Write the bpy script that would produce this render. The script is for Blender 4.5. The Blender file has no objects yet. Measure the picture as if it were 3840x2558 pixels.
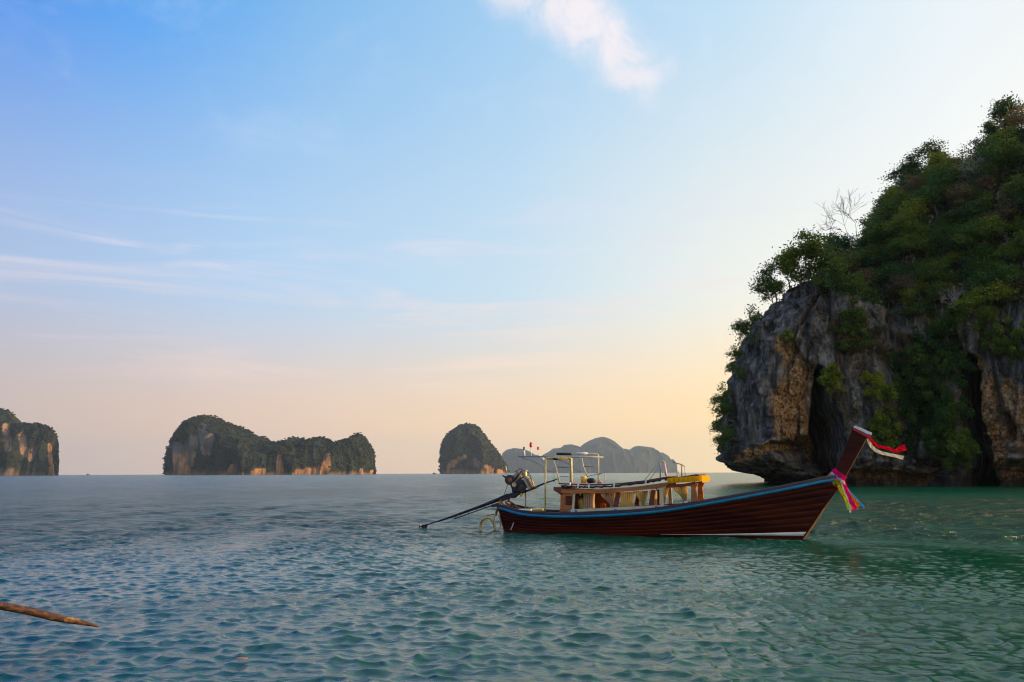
import bpy, bmesh, math, random
import numpy as np
from mathutils import Vector, Matrix, Euler

random.seed(7)
RNG = np.random.default_rng(11)
SC = bpy.context.scene
COL = SC.collection
R = math.radians

# ------------------------------------------------------------------ camera
CAM_H = 1.9
F_PX = 2987.0                      # focal length in photo pixels (28 mm on 36 mm)
PITCH, ROLL = R(9.42), R(-0.20)
cam_d = bpy.data.cameras.new('camera')
cam_d.lens = 28.0; cam_d.sensor_width = 36.0
cam_d.clip_start = 0.1; cam_d.clip_end = 60000
cam = bpy.data.objects.new('camera', cam_d)
cam_m = Matrix.Translation((0, 0, CAM_H)) @ Matrix.Rotation(math.pi/2 + PITCH, 4, 'X') @ Matrix.Rotation(ROLL, 4, 'Z')
cam.matrix_world = cam_m
COL.objects.link(cam); SC.camera = cam

# ------------------------------------------------------------------ light
SUN_AZ, SUN_EL = R(95), R(5.5)     # azimuth measured from the view direction (+Y) towards +X
SUN_DIR = Vector((math.sin(SUN_AZ)*math.cos(SUN_EL), math.cos(SUN_AZ)*math.cos(SUN_EL), math.sin(SUN_EL)))
sun_d = bpy.data.lights.new('sun', 'SUN')
sun_d.energy = 5.0; sun_d.angle = R(0.55); sun_d.color = (1.0, 0.67, 0.34)
sun = bpy.data.objects.new('sun', sun_d)
sun.rotation_euler = SUN_DIR.to_track_quat('Z', 'Y').to_euler()
COL.objects.link(sun)

SC.view_settings.view_transform = 'Standard'
SC.view_settings.look = 'None'
SC.view_settings.gamma = 1.0
SC.view_settings.use_curve_mapping = False
SC.view_settings.exposure = 0.45
SC.render.engine = 'CYCLES'
SC.cycles.use_denoising = True
SC.cycles.max_bounces = 8
SC.cycles.diffuse_bounces = 3
SC.cycles.glossy_bounces = 3
SC.cycles.transmission_bounces = 4
SC.cycles.transparent_max_bounces = 8
SC.cycles.volume_bounces = 0
SC.cycles.sample_clamp_indirect = 6.0
SC.cycles.filter_width = 1.15

# ------------------------------------------------------------------ node helper
class NT:
    def __init__(s, tree): s.t = tree; s.n = tree.nodes; s.l = tree.links
    def new(s, typ, **kw):
        nd = s.n.new(typ)
        for k, v in kw.items():
            if k.startswith('i_'):
                nd.inputs[k[2:].replace('_', ' ')].default_value = v
            else: setattr(nd, k, v)
        return nd
    def put(s, sock, v):
        if isinstance(v, bpy.types.NodeSocket): s.l.new(v, sock)
        elif isinstance(v, (tuple, list)) and len(v) == 3 and len(sock.default_value) == 4: sock.default_value = (*v, 1)
        else: sock.default_value = v
    def math(s, op, a, b=0.0, c=0.0, clamp=False):
        nd = s.n.new('ShaderNodeMath'); nd.operation = op; nd.use_clamp = clamp
        s.put(nd.inputs[0], a); s.put(nd.inputs[1], b); s.put(nd.inputs[2], c)
        return nd.outputs[0]
    def mix(s, f, a, b, blend='MIX'):
        nd = s.n.new('ShaderNodeMix'); nd.data_type = 'RGBA'; nd.blend_type = blend
        nd.clamp_factor = True
        s.put(nd.inputs[0], f); s.put(nd.inputs[6], a); s.put(nd.inputs[7], b)
        return nd.outputs[2]
    def ramp(s, f, stops, interp='LINEAR'):
        nd = s.n.new('ShaderNodeValToRGB'); cr = nd.color_ramp; cr.interpolation = interp
        while len(cr.elements) < len(stops): cr.elements.new(0.5)
        for e, (p, c) in zip(cr.elements, stops):
            e.position = p
            e.color = (c, c, c, 1) if isinstance(c, (int, float)) else (*c, 1)
        s.put(nd.inputs[0], f)
        return nd.outputs[0]
    def smooth(s, v, a, b):
        nd = s.n.new('ShaderNodeMapRange'); nd.interpolation_type = 'SMOOTHSTEP'
        s.put(nd.inputs[0], v); nd.inputs[1].default_value = a; nd.inputs[2].default_value = b
        return nd.outputs[0]
    def noise(s, vec, scale, detail=4, rough=0.55, dist=0.0):
        nd = s.n.new('ShaderNodeTexNoise'); s.put(nd.inputs['Vector'], vec)
        nd.inputs['Scale'].default_value = scale; nd.inputs['Detail'].default_value = detail
        nd.inputs['Roughness'].default_value = rough; nd.inputs['Distortion'].default_value = dist
        return nd.outputs['Fac']
    def mapping(s, vec, scale=(1, 1, 1), rot=(0, 0, 0), loc=(0, 0, 0)):
        nd = s.n.new('ShaderNodeMapping'); s.put(nd.inputs['Vector'], vec)
        nd.inputs['Scale'].default_value = scale; nd.inputs['Rotation'].default_value = rot
        nd.inputs['Location'].default_value = loc
        return nd.outputs[0]
    def comb(s, x, y, z):
        nd = s.n.new('ShaderNodeCombineXYZ'); s.put(nd.inputs[0], x); s.put(nd.inputs[1], y); s.put(nd.inputs[2], z)
        return nd.outputs[0]

# ------------------------------------------------------------------ world sky
W = bpy.data.worlds.new('World'); SC.world = W; W.use_nodes = True
w = NT(W.node_tree); w.n.clear()
w_out = w.new('ShaderNodeOutputWorld'); w_bg = w.new('ShaderNodeBackground')
w.l.new(w_bg.outputs[0], w_out.inputs[0])
sky = w.new('ShaderNodeTexSky'); sky.sky_type = 'NISHITA'; sky.sun_disc = False
sky.sun_elevation = SUN_EL; sky.sun_rotation = SUN_AZ
sky.altitude = 0; sky.air_density = 1.0; sky.dust_density = 1.2; sky.ozone_density = 2.0
tc = w.new('ShaderNodeTexCoord')
sep = w.new('ShaderNodeSeparateXYZ'); w.l.new(tc.outputs['Generated'], sep.inputs[0])
dx, dy, dz = sep.outputs
el = w.math('ARCSINE', dz)                                   # elevation in radians
az = w.math('ARCTAN2', dx, dy)                               # azimuth, 0 = +Y
horiz = w.math('SQRT', w.math('ADD', w.math('MULTIPLY', dx, dx), w.math('MULTIPLY', dy, dy)))
cosaz = w.math('DIVIDE', w.math('ADD', w.math('MULTIPLY', dx, math.sin(SUN_AZ)), w.math('MULTIPLY', dy, math.cos(SUN_AZ))), w.math('MAXIMUM', horiz, 0.001))
elp = w.math('MAXIMUM', el, 0.0)
# blue vault, paler towards the sun

cs = w.math('MULTIPLY_ADD', cosaz, 0.5, 0.5)
VAULT = w.ramp(cs, [(0.0, (0.02, 0.18, 0.66)), (0.17, (0.018, 0.25, 0.86)), (0.24, (0.055, 0.35, 0.89)), (0.33, (0.21, 0.49, 0.86)), (0.46, (0.35, 0.61, 0.89)), (0.60, (0.50, 0.73, 0.93)), (0.72, (0.76, 0.88, 0.96)), (0.85, (0.90, 0.93, 0.92)), (1.0, (1.05, 1.0, 0.92))])
MID = w.ramp(cs, [(0.0, (0.36, 0.46, 0.66)), (0.19, (0.42, 0.55, 0.78)), (0.30, (0.47, 0.67, 0.90)), (0.456, (0.59, 0.77, 0.90)), (0.594, (0.88, 0.91, 0.85)), (0.72, (1.0, 1.0, 0.94)), (1.0, (1.25, 1.0, 0.70))])
LOW = w.ramp(cs, [(0.0, (0.42, 0.38, 0.42)), (0.19, (0.62, 0.50, 0.45)), (0.30, (0.82, 0.61, 0.48)), (0.456, (1.0, 0.74, 0.48)), (0.594, (1.12, 0.83, 0.43)), (0.72, (1.18, 0.85, 0.38)), (1.0, (1.3, 0.75, 0.30))])
f1 = w.smooth(elp, 0.05, 0.24)
f2 = w.smooth(elp, 0.17, 0.62)
c = w.mix(f1, LOW, MID)
c = w.mix(f2, c, VAULT)
hs = w.new('ShaderNodeHueSaturation'); w.l.new(sky.outputs[0], hs.inputs['Color'])
nish = w.mix(1.0, sky.outputs[0], (0.1, 0.1, 0.1), 'MULTIPLY')
c = w.mix(0.08, c, nish)
# clouds: gnomonic sky-plane coordinates
gx = w.math('DIVIDE', az, 1.0)
v2 = w.comb(az, el, 0.0)
# cirrus streaks
m1 = w.mapping(v2, scale=(1.3, 13.0, 1), rot=(0, 0, R(10)))
n1 = w.noise(m1, 2.3, 8, 0.6, 0.6)
m1b = w.mapping(v2, scale=(3.0, 4.5, 1), loc=(3.1, 1.7, 0))
n1b = w.noise(m1b, 1.0, 3, 0.5)
cir = w.math('MULTIPLY', w.smooth(n1, 0.46, 0.74), w.smooth(n1b, 0.28, 0.50))
band = w.math('MULTIPLY', w.smooth(el, 0.07, 0.14), w.math('SUBTRACT', 1.0, w.smooth(el, 0.26, 0.37)))
cir = w.math('MULTIPLY', w.math('MULTIPLY', cir, band), 0.65)
CIRC = w.mix(w.smooth(el, 0.10, 0.32), w.mix(0.5, LOW, (0.92, 0.76, 0.70)), (0.72, 0.72, 0.86))
c = w.mix(cir, c, CIRC)
# one bright plume cloud: distance to its axis, in (az, el) radians
def axis_dist(ax, ay, bx, by, wv):
    """returns (t along, perpendicular distance) sockets for segment a->b with warp"""
    L = math.hypot(bx-ax, by-ay); ux, uy = (bx-ax)/L, (by-ay)/L
    px_ = w.math('SUBTRACT', wv[0], ax); py_ = w.math('SUBTRACT', wv[1], ay)
    t_ = w.math('DIVIDE', w.math('ADD', w.math('MULTIPLY', px_, ux), w.math('MULTIPLY', py_, uy)), L)
    p_ = w.math('ADD', w.math('MULTIPLY', px_, -uy), w.math('MULTIPLY', py_, ux))
    return t_, p_
nw = w.new('ShaderNodeTexNoise'); w.put(nw.inputs['Vector'], v2); nw.inputs['Scale'].default_value = 13; nw.inputs['Detail'].default_value = 6; nw.inputs['Roughness'].default_value = .6
sw = w.new('ShaderNodeSeparateColor'); w.l.new(nw.outputs['Color'], sw.inputs[0])
wx = w.math('ADD', az, w.math('MULTIPLY', w.math('SUBTRACT', sw.outputs[0], 0.5), 0.085))
wy = w.math('ADD', el, w.math('MULTIPLY', w.math('SUBTRACT', sw.outputs[1], 0.5), 0.085))
tt, pp = axis_dist(-0.05, 0.66, 0.19, 0.475, (wx, wy))
wid = w.math('MULTIPLY_ADD', w.math('SUBTRACT', 1.0, tt), 0.034, 0.031)
body = w.math('SUBTRACT', 1.0, w.smooth(w.math('DIVIDE', w.math('ABSOLUTE', pp), wid), 0.25, 1.45))
ends = w.math('SUBTRACT', 1.0, w.smooth(tt, 0.80, 1.12))
plume_n = w.smooth(w.noise(w.mapping(v2, scale=(1, 1, 1), rot=(0, 0, R(38))), 17, 7, 0.62, 0.8), 0.22, 0.60)
plume = w.math('MULTIPLY', w.math('MULTIPLY', body, ends), w.math('MULTIPLY_ADD', plume_n, 0.85, 0.15))
t2_, p2_ = axis_dist(0.11, 0.478, 0.205, 0.487, (wx, wy))
foot = w.math('MULTIPLY', w.math('SUBTRACT', 1.0, w.smooth(w.math('ABSOLUTE', p2_), 0.002, 0.024)), w.math('MULTIPLY', w.smooth(t2_, -0.2, 0.4), w.math('SUBTRACT', 1.0, w.smooth(t2_, 0.75, 1.3))))
plume = w.math('MAXIMUM', plume, w.math('MULTIPLY', foot, 0.8))
c = w.mix(w.math('MULTIPLY', plume, 0.92), c, (0.86, 0.82, 0.86))
# thin veil round and beyond it
veil = w.math('MULTIPLY', w.smooth(w.noise(w.mapping(v2, scale=(2.2, 4, 1), rot=(0, 0, R(30))), 3.2, 6, 0.6, 0.4), 0.48, 0.75), w.math('MULTIPLY', w.smooth(el, 0.3, 0.45), 0.16))
c = w.mix(veil, c, (0.80, 0.84, 0.93))
c10 = w.mix(1.0, c, (8.2, 8.0, 7.9), 'MULTIPLY')
for nd in w.n:
    if nd.type == 'MIX': nd.clamp_result = False
w.l.new(c10, w_bg.inputs['Color']); w_bg.inputs['Strength'].default_value = 0.1

# ------------------------------------------------------------------ projection helpers
CM3 = np.array(cam_m.to_3x3()); CPOS = np.array((0, 0, CAM_H))
def ray(px, py):
    return CM3 @ np.array(((px-1920.0)/F_PX, -(py-1279.0)/F_PX, -1.0))
def at(px, py, Y):
    """world point on the ray of photo pixel (px,py) at world depth Y"""
    d = ray(px, py); return CPOS + d*(Y/d[1])
def proj(P):
    P = np.asarray(P, float) - CPOS
    q = P @ CM3
    return 1920 + F_PX*q[..., 0]/(-q[..., 2]), 1279 - F_PX*q[..., 1]/(-q[..., 2])

# ------------------------------------------------------------------ object helpers
def tag(o, label=None, cat=None, group=None, kind=None):
    if label: o['label'] = label
    if cat: o['category'] = cat
    if group: o['group'] = group
    if kind: o['kind'] = kind
    return o
def empty(name, loc=(0, 0, 0), rz=0.0, parent=None):
    o = bpy.data.objects.new(name, None); o.empty_display_size = 0.2
    o.location = loc; o.rotation_euler = (0, 0, rz)
    if parent: o.parent = parent
    COL.objects.link(o); return o
def link(name, me, mat=None, parent=None):
    if mat is not None and len(me.materials) == 0: me.materials.append(mat)
    o = bpy.data.objects.new(name, me)
    if parent is not None: o.parent = parent
    COL.objects.link(o); return o
def np_mesh(name, V, F, smooth=True):
    """fast mesh from arrays; F is (n,4) or (n,3)"""
    me = bpy.data.meshes.new(name)
    V = np.ascontiguousarray(V, np.float32); F = np.ascontiguousarray(F, np.int32)
    me.vertices.add(len(V)); me.vertices.foreach_set('co', V.ravel())
    k = F.shape[1]
    me.loops.add(F.size); me.loops.foreach_set('vertex_index', F.ravel())
    me.polygons.add(len(F)); me.polygons.foreach_set('loop_start', np.arange(0, F.size, k, dtype=np.int32))
    me.polygons.foreach_set('loop_total', np.full(len(F), k, np.int32))
    me.polygons.foreach_set('use_smooth', np.full(len(F), smooth, bool))
    me.update(calc_edges=True); me.validate()
    return me
def grid_faces(nu, nv, wrap_u=False):
    i, j = np.meshgrid(np.arange(nu if wrap_u else nu-1), np.arange(nv-1), indexing='ij')
    i2 = (i+1) % nu
    return np.stack([i*nv+j, i2*nv+j, i2*nv+j+1, i*nv+j+1], -1).reshape(-1, 4)
def attr(me, name, vals):
    a = me.attributes.new(name, 'FLOAT', 'POINT'); a.data.foreach_set('value', np.ascontiguousarray(vals, np.float32).ravel())

class MB:
    """collects boxes, bars, tubes, prisms and sheets; build() links ONE mesh object"""
    def __init__(s): s.bm = bmesh.new()
    def poly(s, pts): return s.bm.faces.new([s.bm.verts.new(p) for p in pts])
    def hexa(s, p):   # 8 corners: bottom 4, top 4
        v = [s.bm.verts.new(q) for q in p]
        for f in ((3, 2, 1, 0), (4, 5, 6, 7), (0, 1, 5, 4), (1, 2, 6, 5), (2, 3, 7, 6), (3, 0, 4, 7)):
            s.bm.faces.new([v[i] for i in f])
    def box(s, c, size, rot=None):
        hx, hy, hz = size[0]/2, size[1]/2, size[2]/2
        P = [Vector(q) for q in ((-hx, -hy, -hz), (hx, -hy, -hz), (hx, hy, -hz), (-hx, hy, -hz), (-hx, -hy, hz), (hx, -hy, hz), (hx, hy, hz), (-hx, hy, hz))]
        M = rot if rot is not None else Matrix.Identity(3)
        s.hexa([tuple(M @ q + Vector(c)) for q in P])
    def bar(s, a, b, wd, hg, up=(0, 0, 1)):
        a, b = Vector(a), Vector(b); d = (b-a).normalized(); u = Vector(up)
        sd = d.cross(u)
        if sd.length < 1e-4: sd = d.cross(Vector((0, 1, 0)))
        sd.normalize(); u = sd.cross(d)
        P = []
        for e in (a, b):
            P.append([e - sd*wd/2 - u*hg/2, e + sd*wd/2 - u*hg/2, e + sd*wd/2 + u*hg/2, e - sd*wd/2 + u*hg/2])
        s.hexa([tuple(q) for q in (P[0] + P[1])])
    def tube(s, pts, r, n=8, cap=True):
        pts = [Vector(p) for p in pts]
        rs = r if isinstance(r, (list, tuple)) else [r]*len(pts)
        rings = []; prev = None
        for i, p in enumerate(pts):
            d = (pts[min(i+1, len(pts)-1)] - pts[max(i-1, 0)])
            if d.length < 1e-7: d = Vector((0, 0, 1))
            d.normalize()
            if prev is None:
                a = Vector((0, 0, 1)) if abs(d.z) < .9 else Vector((1, 0, 0))
                e1 = d.cross(a).normalized()
            else:
                e1 = (prev - d*prev.dot(d)).normalized()
            prev = e1; e2 = d.cross(e1)
            rings.append([s.bm.verts.new(p + (e1*math.cos(2*math.pi*k/n) + e2*math.sin(2*math.pi*k/n))*rs[i]) for k in range(n)])
        for i in range(len(rings)-1):
            for k in range(n):
                f = s.bm.faces.new((rings[i][k], rings[i][(k+1) % n], rings[i+1][(k+1) % n], rings[i+1][k])); f.smooth = True
        if cap and n > 2:
            s.bm.faces.new(rings[0][::-1]); s.bm.faces.new(rings[-1])
    def prism(s, pts, ax_fn0, ax_fn1):
        """pts 2D; ax_fn map 2D -> 3D for the two end planes"""
        A = [s.bm.verts.new(ax_fn0(p)) for p in pts]; B = [s.bm.verts.new(ax_fn1(p)) for p in pts]
        s.bm.faces.new(A); s.bm.faces.new(B[::-1])
        n = len(pts)
        for i in range(n): s.bm.faces.new((A[i], B[i], B[(i+1) % n], A[(i+1) % n]))
    def sheet(s, rows, thick=None, nrm=(0, 1, 0)):
        """rows: list of lists of points; optional thickness along nrm"""
        def mk(off): return [[s.bm.verts.new(Vector(p) + Vector(nrm)*off) for p in r] for r in rows]
        A = mk(0)
        for i in range(len(A)-1):
            for j in range(len(A[0])-1):
                f = s.bm.faces.new((A[i][j], A[i+1][j], A[i+1][j+1], A[i][j+1])); f.smooth = True
        if thick:
            B = mk(thick)
            for i in range(len(A)-1):
                for j in range(len(A[0])-1):
                    f = s.bm.faces.new((B[i][j], B[i][j+1], B[i+1][j+1], B[i+1][j])); f.smooth = True
            nr, nc = len(A), len(A[0])
            ring = [(0, j) for j in range(nc)] + [(i, nc-1) for i in range(1, nr)] + [(nr-1, j) for j in range(nc-2, -1, -1)] + [(i, 0) for i in range(nr-2, 0, -1)]
            for k in range(len(ring)):
                (a, b), (c_, d_) = ring[k], ring[(k+1) % len(ring)]
                s.bm.faces.new((A[a][b], A[c_][d_], B[c_][d_], B[a][b]))
    def build(s, name, mat, parent=None, bevel=0.0):
        bmesh.ops.recalc_face_normals(s.bm, faces=s.bm.faces)
        me = bpy.data.meshes.new(name); s.bm.to_mesh(me); s.bm.free()
        o = link(name, me, mat, parent)
        if bevel:
            m = o.modifiers.new('bevel', 'BEVEL'); m.width = bevel; m.segments = 2; m.limit_method = 'ANGLE'
        return o

# ------------------------------------------------------------------ vector noise (numpy)
_perm = np.random.default_rng(5).permutation(4096).astype(np.int64)
def _h(ix, iy, iz, seed):
    return _perm[(_perm[(_perm[(ix + seed*131) & 4095] + iy) & 4095] + iz) & 4095]/2047.5 - 1.0
def vnoise(x, y, z, seed=0):
    ix, iy, iz = np.floor(x).astype(np.int64), np.floor(y).astype(np.int64), np.floor(z).astype(np.int64)
    fx, fy, fz = x-ix, y-iy, z-iz
    fx, fy, fz = fx*fx*(3-2*fx), fy*fy*(3-2*fy), fz*fz*(3-2*fz)
    r = 0
    for a, wa in ((0, 1-fx), (1, fx)):
        for b, wb in ((0, 1-fy), (1, fy)):
            for c_, wc in ((0, 1-fz), (1, fz)):
                r = r + wa*wb*wc*_h(ix+a, iy+b, iz+c_, seed)
    return r
def fbm(x, y, z, oct=4, seed=0, gain=0.5):
    r, a, f, tot = 0, 1.0, 1.0, 0
    for o in range(oct):
        r = r + a*vnoise(x*f, y*f, z*f, seed+o); tot += a; a *= gain; f *= 2.03
    return r/tot
def ridged(x, y, z, oct=3, seed=0):
    r, a, f, tot = 0, 1.0, 1.0, 0
    for o in range(oct):
        r = r + a*(1-2*np.abs(vnoise(x*f, y*f, z*f, seed+o))); tot += a; a *= .5; f *= 2.1
    return r/tot
def sstep(v, a, b):
    t = np.clip((v-a)/(b-a), 0, 1); return t*t*(3-2*t)
def seg_dist(px, py, pts):
    """distance (pixels) to polyline pts=[(x,y,radius)...]; returns signed-ish dist/radius"""
    best = np.full(np.shape(px), 1e9)
    for (x0, y0, r0), (x1, y1, r1) in zip(pts[:-1], pts[1:]):
        ex, ey = x1-x0, y1-y0; L2 = ex*ex+ey*ey+1e-9
        t = np.clip(((px-x0)*ex + (py-y0)*ey)/L2, 0, 1)
        d = np.hypot(px-(x0+t*ex), py-(y0+t*ey))/(r0+t*(r1-r0))
        best = np.minimum(best, d)
    return best

# ------------------------------------------------------------------ materials
def mat(name, col, rough=0.5, var=0.0, vscale=4.0, bump=0.0, bscale=20.0, metal=0.0, spec=0.5, stretch=(1, 1, 1), col2=None, coat=0.0):
    m = bpy.data.materials.new(name); m.use_nodes = True
    t = NT(m.node_tree); b = t.n['Principled BSDF']
    b.inputs['Roughness'].default_value = rough; b.inputs['Metallic'].default_value = metal
    b.inputs['Specular IOR Level'].default_value = spec
    b.inputs['Coat Weight'].default_value = coat
    tcn = t.new('ShaderNodeTexCoord'); v = t.mapping(tcn.outputs['Object'], scale=stretch)
    c0 = tuple(col)
    if var or col2:
        n = t.noise(v, vscale, 5, 0.6)
        c2 = col2 if col2 else tuple(x*(1-var) for x in c0)
        c1 = c0 if col2 else tuple(min(1, x*(1+var)) for x in c0)
        t.put(b.inputs['Base Color'], t.mix(t.smooth(n, 0.33, 0.67), c2, c1))
        t.put(b.inputs['Roughness'], t.math('MULTIPLY_ADD', n, 0.25, max(0, rough-0.12)))
    else: b.inputs['Base Color'].default_value = (*c0, 1)
    if bump:
        bn = t.new('ShaderNodeBump'); bn.inputs['Strength'].default_value = 1.0; bn.inputs['Distance'].default_value = bump
        t.l.new(t.noise(v, bscale, 5, 0.6), bn.inputs['Height']); t.l.new(bn.outputs[0], b.inputs['Normal'])
    return m
def fabric(name, col, trans=0.5, var=0.15, vscale=6):
    m = bpy.data.materials.new(name); m.use_nodes = True
    t = NT(m.node_tree); t.n.clear()
    out = t.new('ShaderNodeOutputMaterial'); d = t.new('ShaderNodeBsdfDiffuse'); tr = t.new('ShaderNodeBsdfTranslucent'); mx = t.new('ShaderNodeMixShader')
    tcn = t.new('ShaderNodeTexCoord'); n = t.noise(tcn.outputs['Object'], vscale, 4)
    cc = t.mix(n, tuple(x*(1-var) for x in col), tuple(min(1, x*(1+var)) for x in col))
    t.l.new(cc, d.inputs[0]); t.l.new(cc, tr.inputs[0]); mx.inputs[0].default_value = trans
    t.l.new(d.outputs[0], mx.inputs[1]); t.l.new(tr.outputs[0], mx.inputs[2]); t.l.new(mx.outputs[0], out.inputs[0])
    return m
def leaf_mat(name, ca, cb, cc, trans=0.35):
    """leaf colour varies from plant to plant and clump to clump"""
    m = bpy.data.materials.new(name); m.use_nodes = True
    t = NT(m.node_tree); t.n.clear()
    out = t.new('ShaderNodeOutputMaterial'); d = t.new('ShaderNodeBsdfPrincipled'); tr = t.new('ShaderNodeBsdfTranslucent'); mx = t.new('ShaderNodeMixShader')
    oi = t.new('ShaderNodeObjectInfo'); g = t.new('ShaderNodeNewGeometry')
    n = t.noise(g.outputs['Position'], 0.55, 3)
    n2 = t.noise(g.outputs['Position'], 2.7, 2)
    k = t.math('ADD', t.math('MULTIPLY', oi.outputs['Random'], 0.6), t.math('MULTIPLY', n, 0.7))
    c_ = t.ramp(k, [(0.25, ca), (0.62, cb), (0.98, cc)])
    c_ = t.mix(1.0, c_, t.ramp(n2, [(0.3, 0.6), (0.7, 1.35)]), 'MULTIPLY')
    t.l.new(c_, d.inputs['Base Color']); d.inputs['Roughness'].default_value = 0.55; d.inputs['Specular IOR Level'].default_value = 0.25
    t.l.new(c_, tr.inputs[0]); mx.inputs[0].default_value = trans
    t.l.new(d.outputs[0], mx.inputs[1]); t.l.new(tr.outputs[0], mx.inputs[2]); t.l.new(mx.outputs[0], out.inputs[0])
    return m

LEAF_G = leaf_mat('leaf_green', (0.055, 0.085, 0.014), (0.11, 0.165, 0.018), (0.22, 0.25, 0.026))
LEAF_D = leaf_mat('leaf_deep_green', (0.026, 0.060, 0.018), (0.050, 0.115, 0.020), (0.11, 0.19, 0.022))
LEAF_Y = leaf_mat('leaf_yellow_green', (0.13, 0.17, 0.018), (0.22, 0.27, 0.020), (0.36, 0.32, 0.03))
LEAF_B = leaf_mat('leaf_brown_dry', (0.10, 0.085, 0.045), (0.17, 0.125, 0.055), (0.22, 0.15, 0.055))
BARK = mat('bark', (0.16, 0.13, 0.11), 0.9, 0.35, 1.5, 0.03, 6)
BARK_PALE = mat('bark_pale', (0.33, 0.27, 0.24), 0.9, 0.25, 1.5)

# ================================================================== SEA
def calm_mask(X, Y):
    """wave height factor: glassy far out and under the cliff, lively in the open bay"""
    r = np.hypot(X, Y)
    a = 1.0 - 0.20*sstep(r, 100, 150)
    nearc = sstep(X, 18, 32)*sstep(Y, 60, 78)
    a = a*(1 - 0.80*nearc)
    a = a*(1 + 0.95*sstep(X + 0.1*Y, 6, 13)*sstep(Y + 0.40*(X-8.7), 22.5, 26)*(1 - sstep(Y, 50, 64)))
    # lee of the boat and the sheltered water in front of the cliff
    lee = sstep(X, 1.0, 5.0)*sstep(Y, 12.5, 17.0)*(1 - sstep(Y + 0.40*(X-8.7), 22.0, 23.6))
    a = a*(1 - 0.48*lee)
    a = a*(1 + 0.12*sstep(r + 3*fbm(X/9, Y/9, X*0, 2, 44), 21, 31)*(1 - sstep(r, 75, 115)))
    patch = fbm(X/7.0, Y/16.0, X*0, 3, 40)
    grp = fbm(X/1.5, Y/4.5, X*0, 3, 47)*sstep(r, 12, 26)
    return a*np.clip(1 + 0.35*patch + 0.9*grp, 0.15, 3)
def build_sea():
    dyp = np.concatenate([np.linspace(640, 236, 34)[:-1], np.linspace(236, 110, 250)[:-1], np.linspace(110, 28, 400)[:-1], np.linspace(28, 5, 95)[:-1], np.geomspace(5, 0.142, 42)])
    rad = CAM_H*796.5/dyp
    ang = np.concatenate([np.linspace(-38, 38, 780), np.linspace(38, 322, 110)[1:-1]])*math.pi/180
    A, Rr = np.meshgrid(ang, rad, indexing='ij')
    X, Y = Rr*np.sin(A), Rr*np.cos(A)
    Z = np.zeros_like(X); OX = np.zeros_like(X); OY = np.zeros_like(X); var = np.zeros_like(X)
    step = np.gradient(rad)[None, :]*np.ones_like(X)
    step = np.maximum(np.abs(step), Rr*0.0016)
    rg = np.random.default_rng(3); N = 110; tot = 0
    for k in range(N):
        lam = 0.11*(3.2/0.11)**((k+rg.random())/N)
        th = R(190) + rg.normal()*R(44)
        kk = 2*math.pi/lam
        slope = 0.0055 + 0.0290*math.exp(-(math.log(lam/0.28)/0.62)**2)
        if lam > 1.0: slope *= (1.0/lam)**0.7
        amp = slope/kk*(0.6+0.8*rg.random())*1.4
        lod = sstep(lam/step, 1.6, 3.6)
        ph = kk*(X*math.sin(th) + Y*math.cos(th)) + rg.random()*6.28
        Z += amp*lod*np.sin(ph); cc = amp*lod*np.cos(ph)*1.1
        OX += cc*math.sin(th); OY += cc*math.cos(th)
        var += slope**2*(1-lod); tot += slope**2
    far = sstep(Rr, 14, 34)
    for k in range(46):
        lam = 0.6*(2.6/0.6)**((k+rg.random())/46); th = R(185) + rg.normal()*R(42); kk = 2*math.pi/lam
        amp = 0.0125/kk*(0.6+0.8*rg.random())*1.4; lod = sstep(lam/step, 1.6, 3.4)*far
        Z += amp*lod*np.sin(kk*(X*math.sin(th) + Y*math.cos(th)) + rg.random()*6.28)
    c_ = calm_mask(X, Y)
    Z *= c_; OX *= c_; OY *= c_
    # faint bow ripple running out from the stem
    V = np.stack([X+OX, Y+OY, Z], -1).reshape(-1, 3)
    nu, nv = A.shape
    F = grid_faces(nu, nv, True)
    # centre cap
    V = np.vstack([V, [[0, 0, 0]]])
    me = np_mesh('sea', V, F[:, ::-1])
    attr(me, 'missing', np.append(np.sqrt(var/tot).ravel(), 0)); attr(me, 'calm', np.append(c_.ravel(), 1))
    m = bpy.data.materials.new('sea_water'); m.use_nodes = True
    t = NT(m.node_tree); b = t.n['Principled BSDF']
    g = t.new('ShaderNodeNewGeometry')
    am = t.new('ShaderNodeAttribute', attribute_name='missing'); ac = t.new('ShaderNodeAttribute', attribute_name='calm')
    pos = g.outputs['Position']
    big = t.noise(pos, 0.05, 3)
    spx = t.new('ShaderNodeSeparateXYZ'); t.l.new(pos, spx.inputs[0])
    green_side = t.smooth(t.math('ADD', spx.outputs[0], t.math('MULTIPLY', big, 8.0)), -4.0, 15.0)      # water colour turns greener towards the headland
    col = t.mix(green_side, (0.002, 0.050, 0.050), (0.002, 0.088, 0.036))
    t.put(b.inputs['Base Color'], col)
    t.put(b.inputs['Roughness'], t.math('MULTIPLY_ADD', t.math('POWER', am.outputs['Fac'], 1.5), 0.23, 0.03)); b.inputs['IOR'].default_value = 1.333
    h1 = t.noise(t.mapping(pos, scale=(0.8, 1.15, 1)), 1.5, 7, 0.66, 0.3)     # ripples the mesh is too coarse for
    h2 = t.noise(t.mapping(pos, scale=(0.75, 1.2, 1)), 8.0, 5, 0.6, 0.3)                                                         # capillary ripples
    b1 = t.new('ShaderNodeBump'); b1.inputs['Distance'].default_value = 0.42
    h3 = t.noise(t.mapping(pos, scale=(0.55, 0.42, 1)), 1.0, 4, 0.6, 0.4)
    t.l.new(t.math('ADD', h1, t.math('MULTIPLY', h3, 1.1)), b1.inputs['Height']); t.l.new(t.math('MULTIPLY', am.outputs['Fac'], ac.outputs['Fac']), b1.inputs['Strength'])
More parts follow.
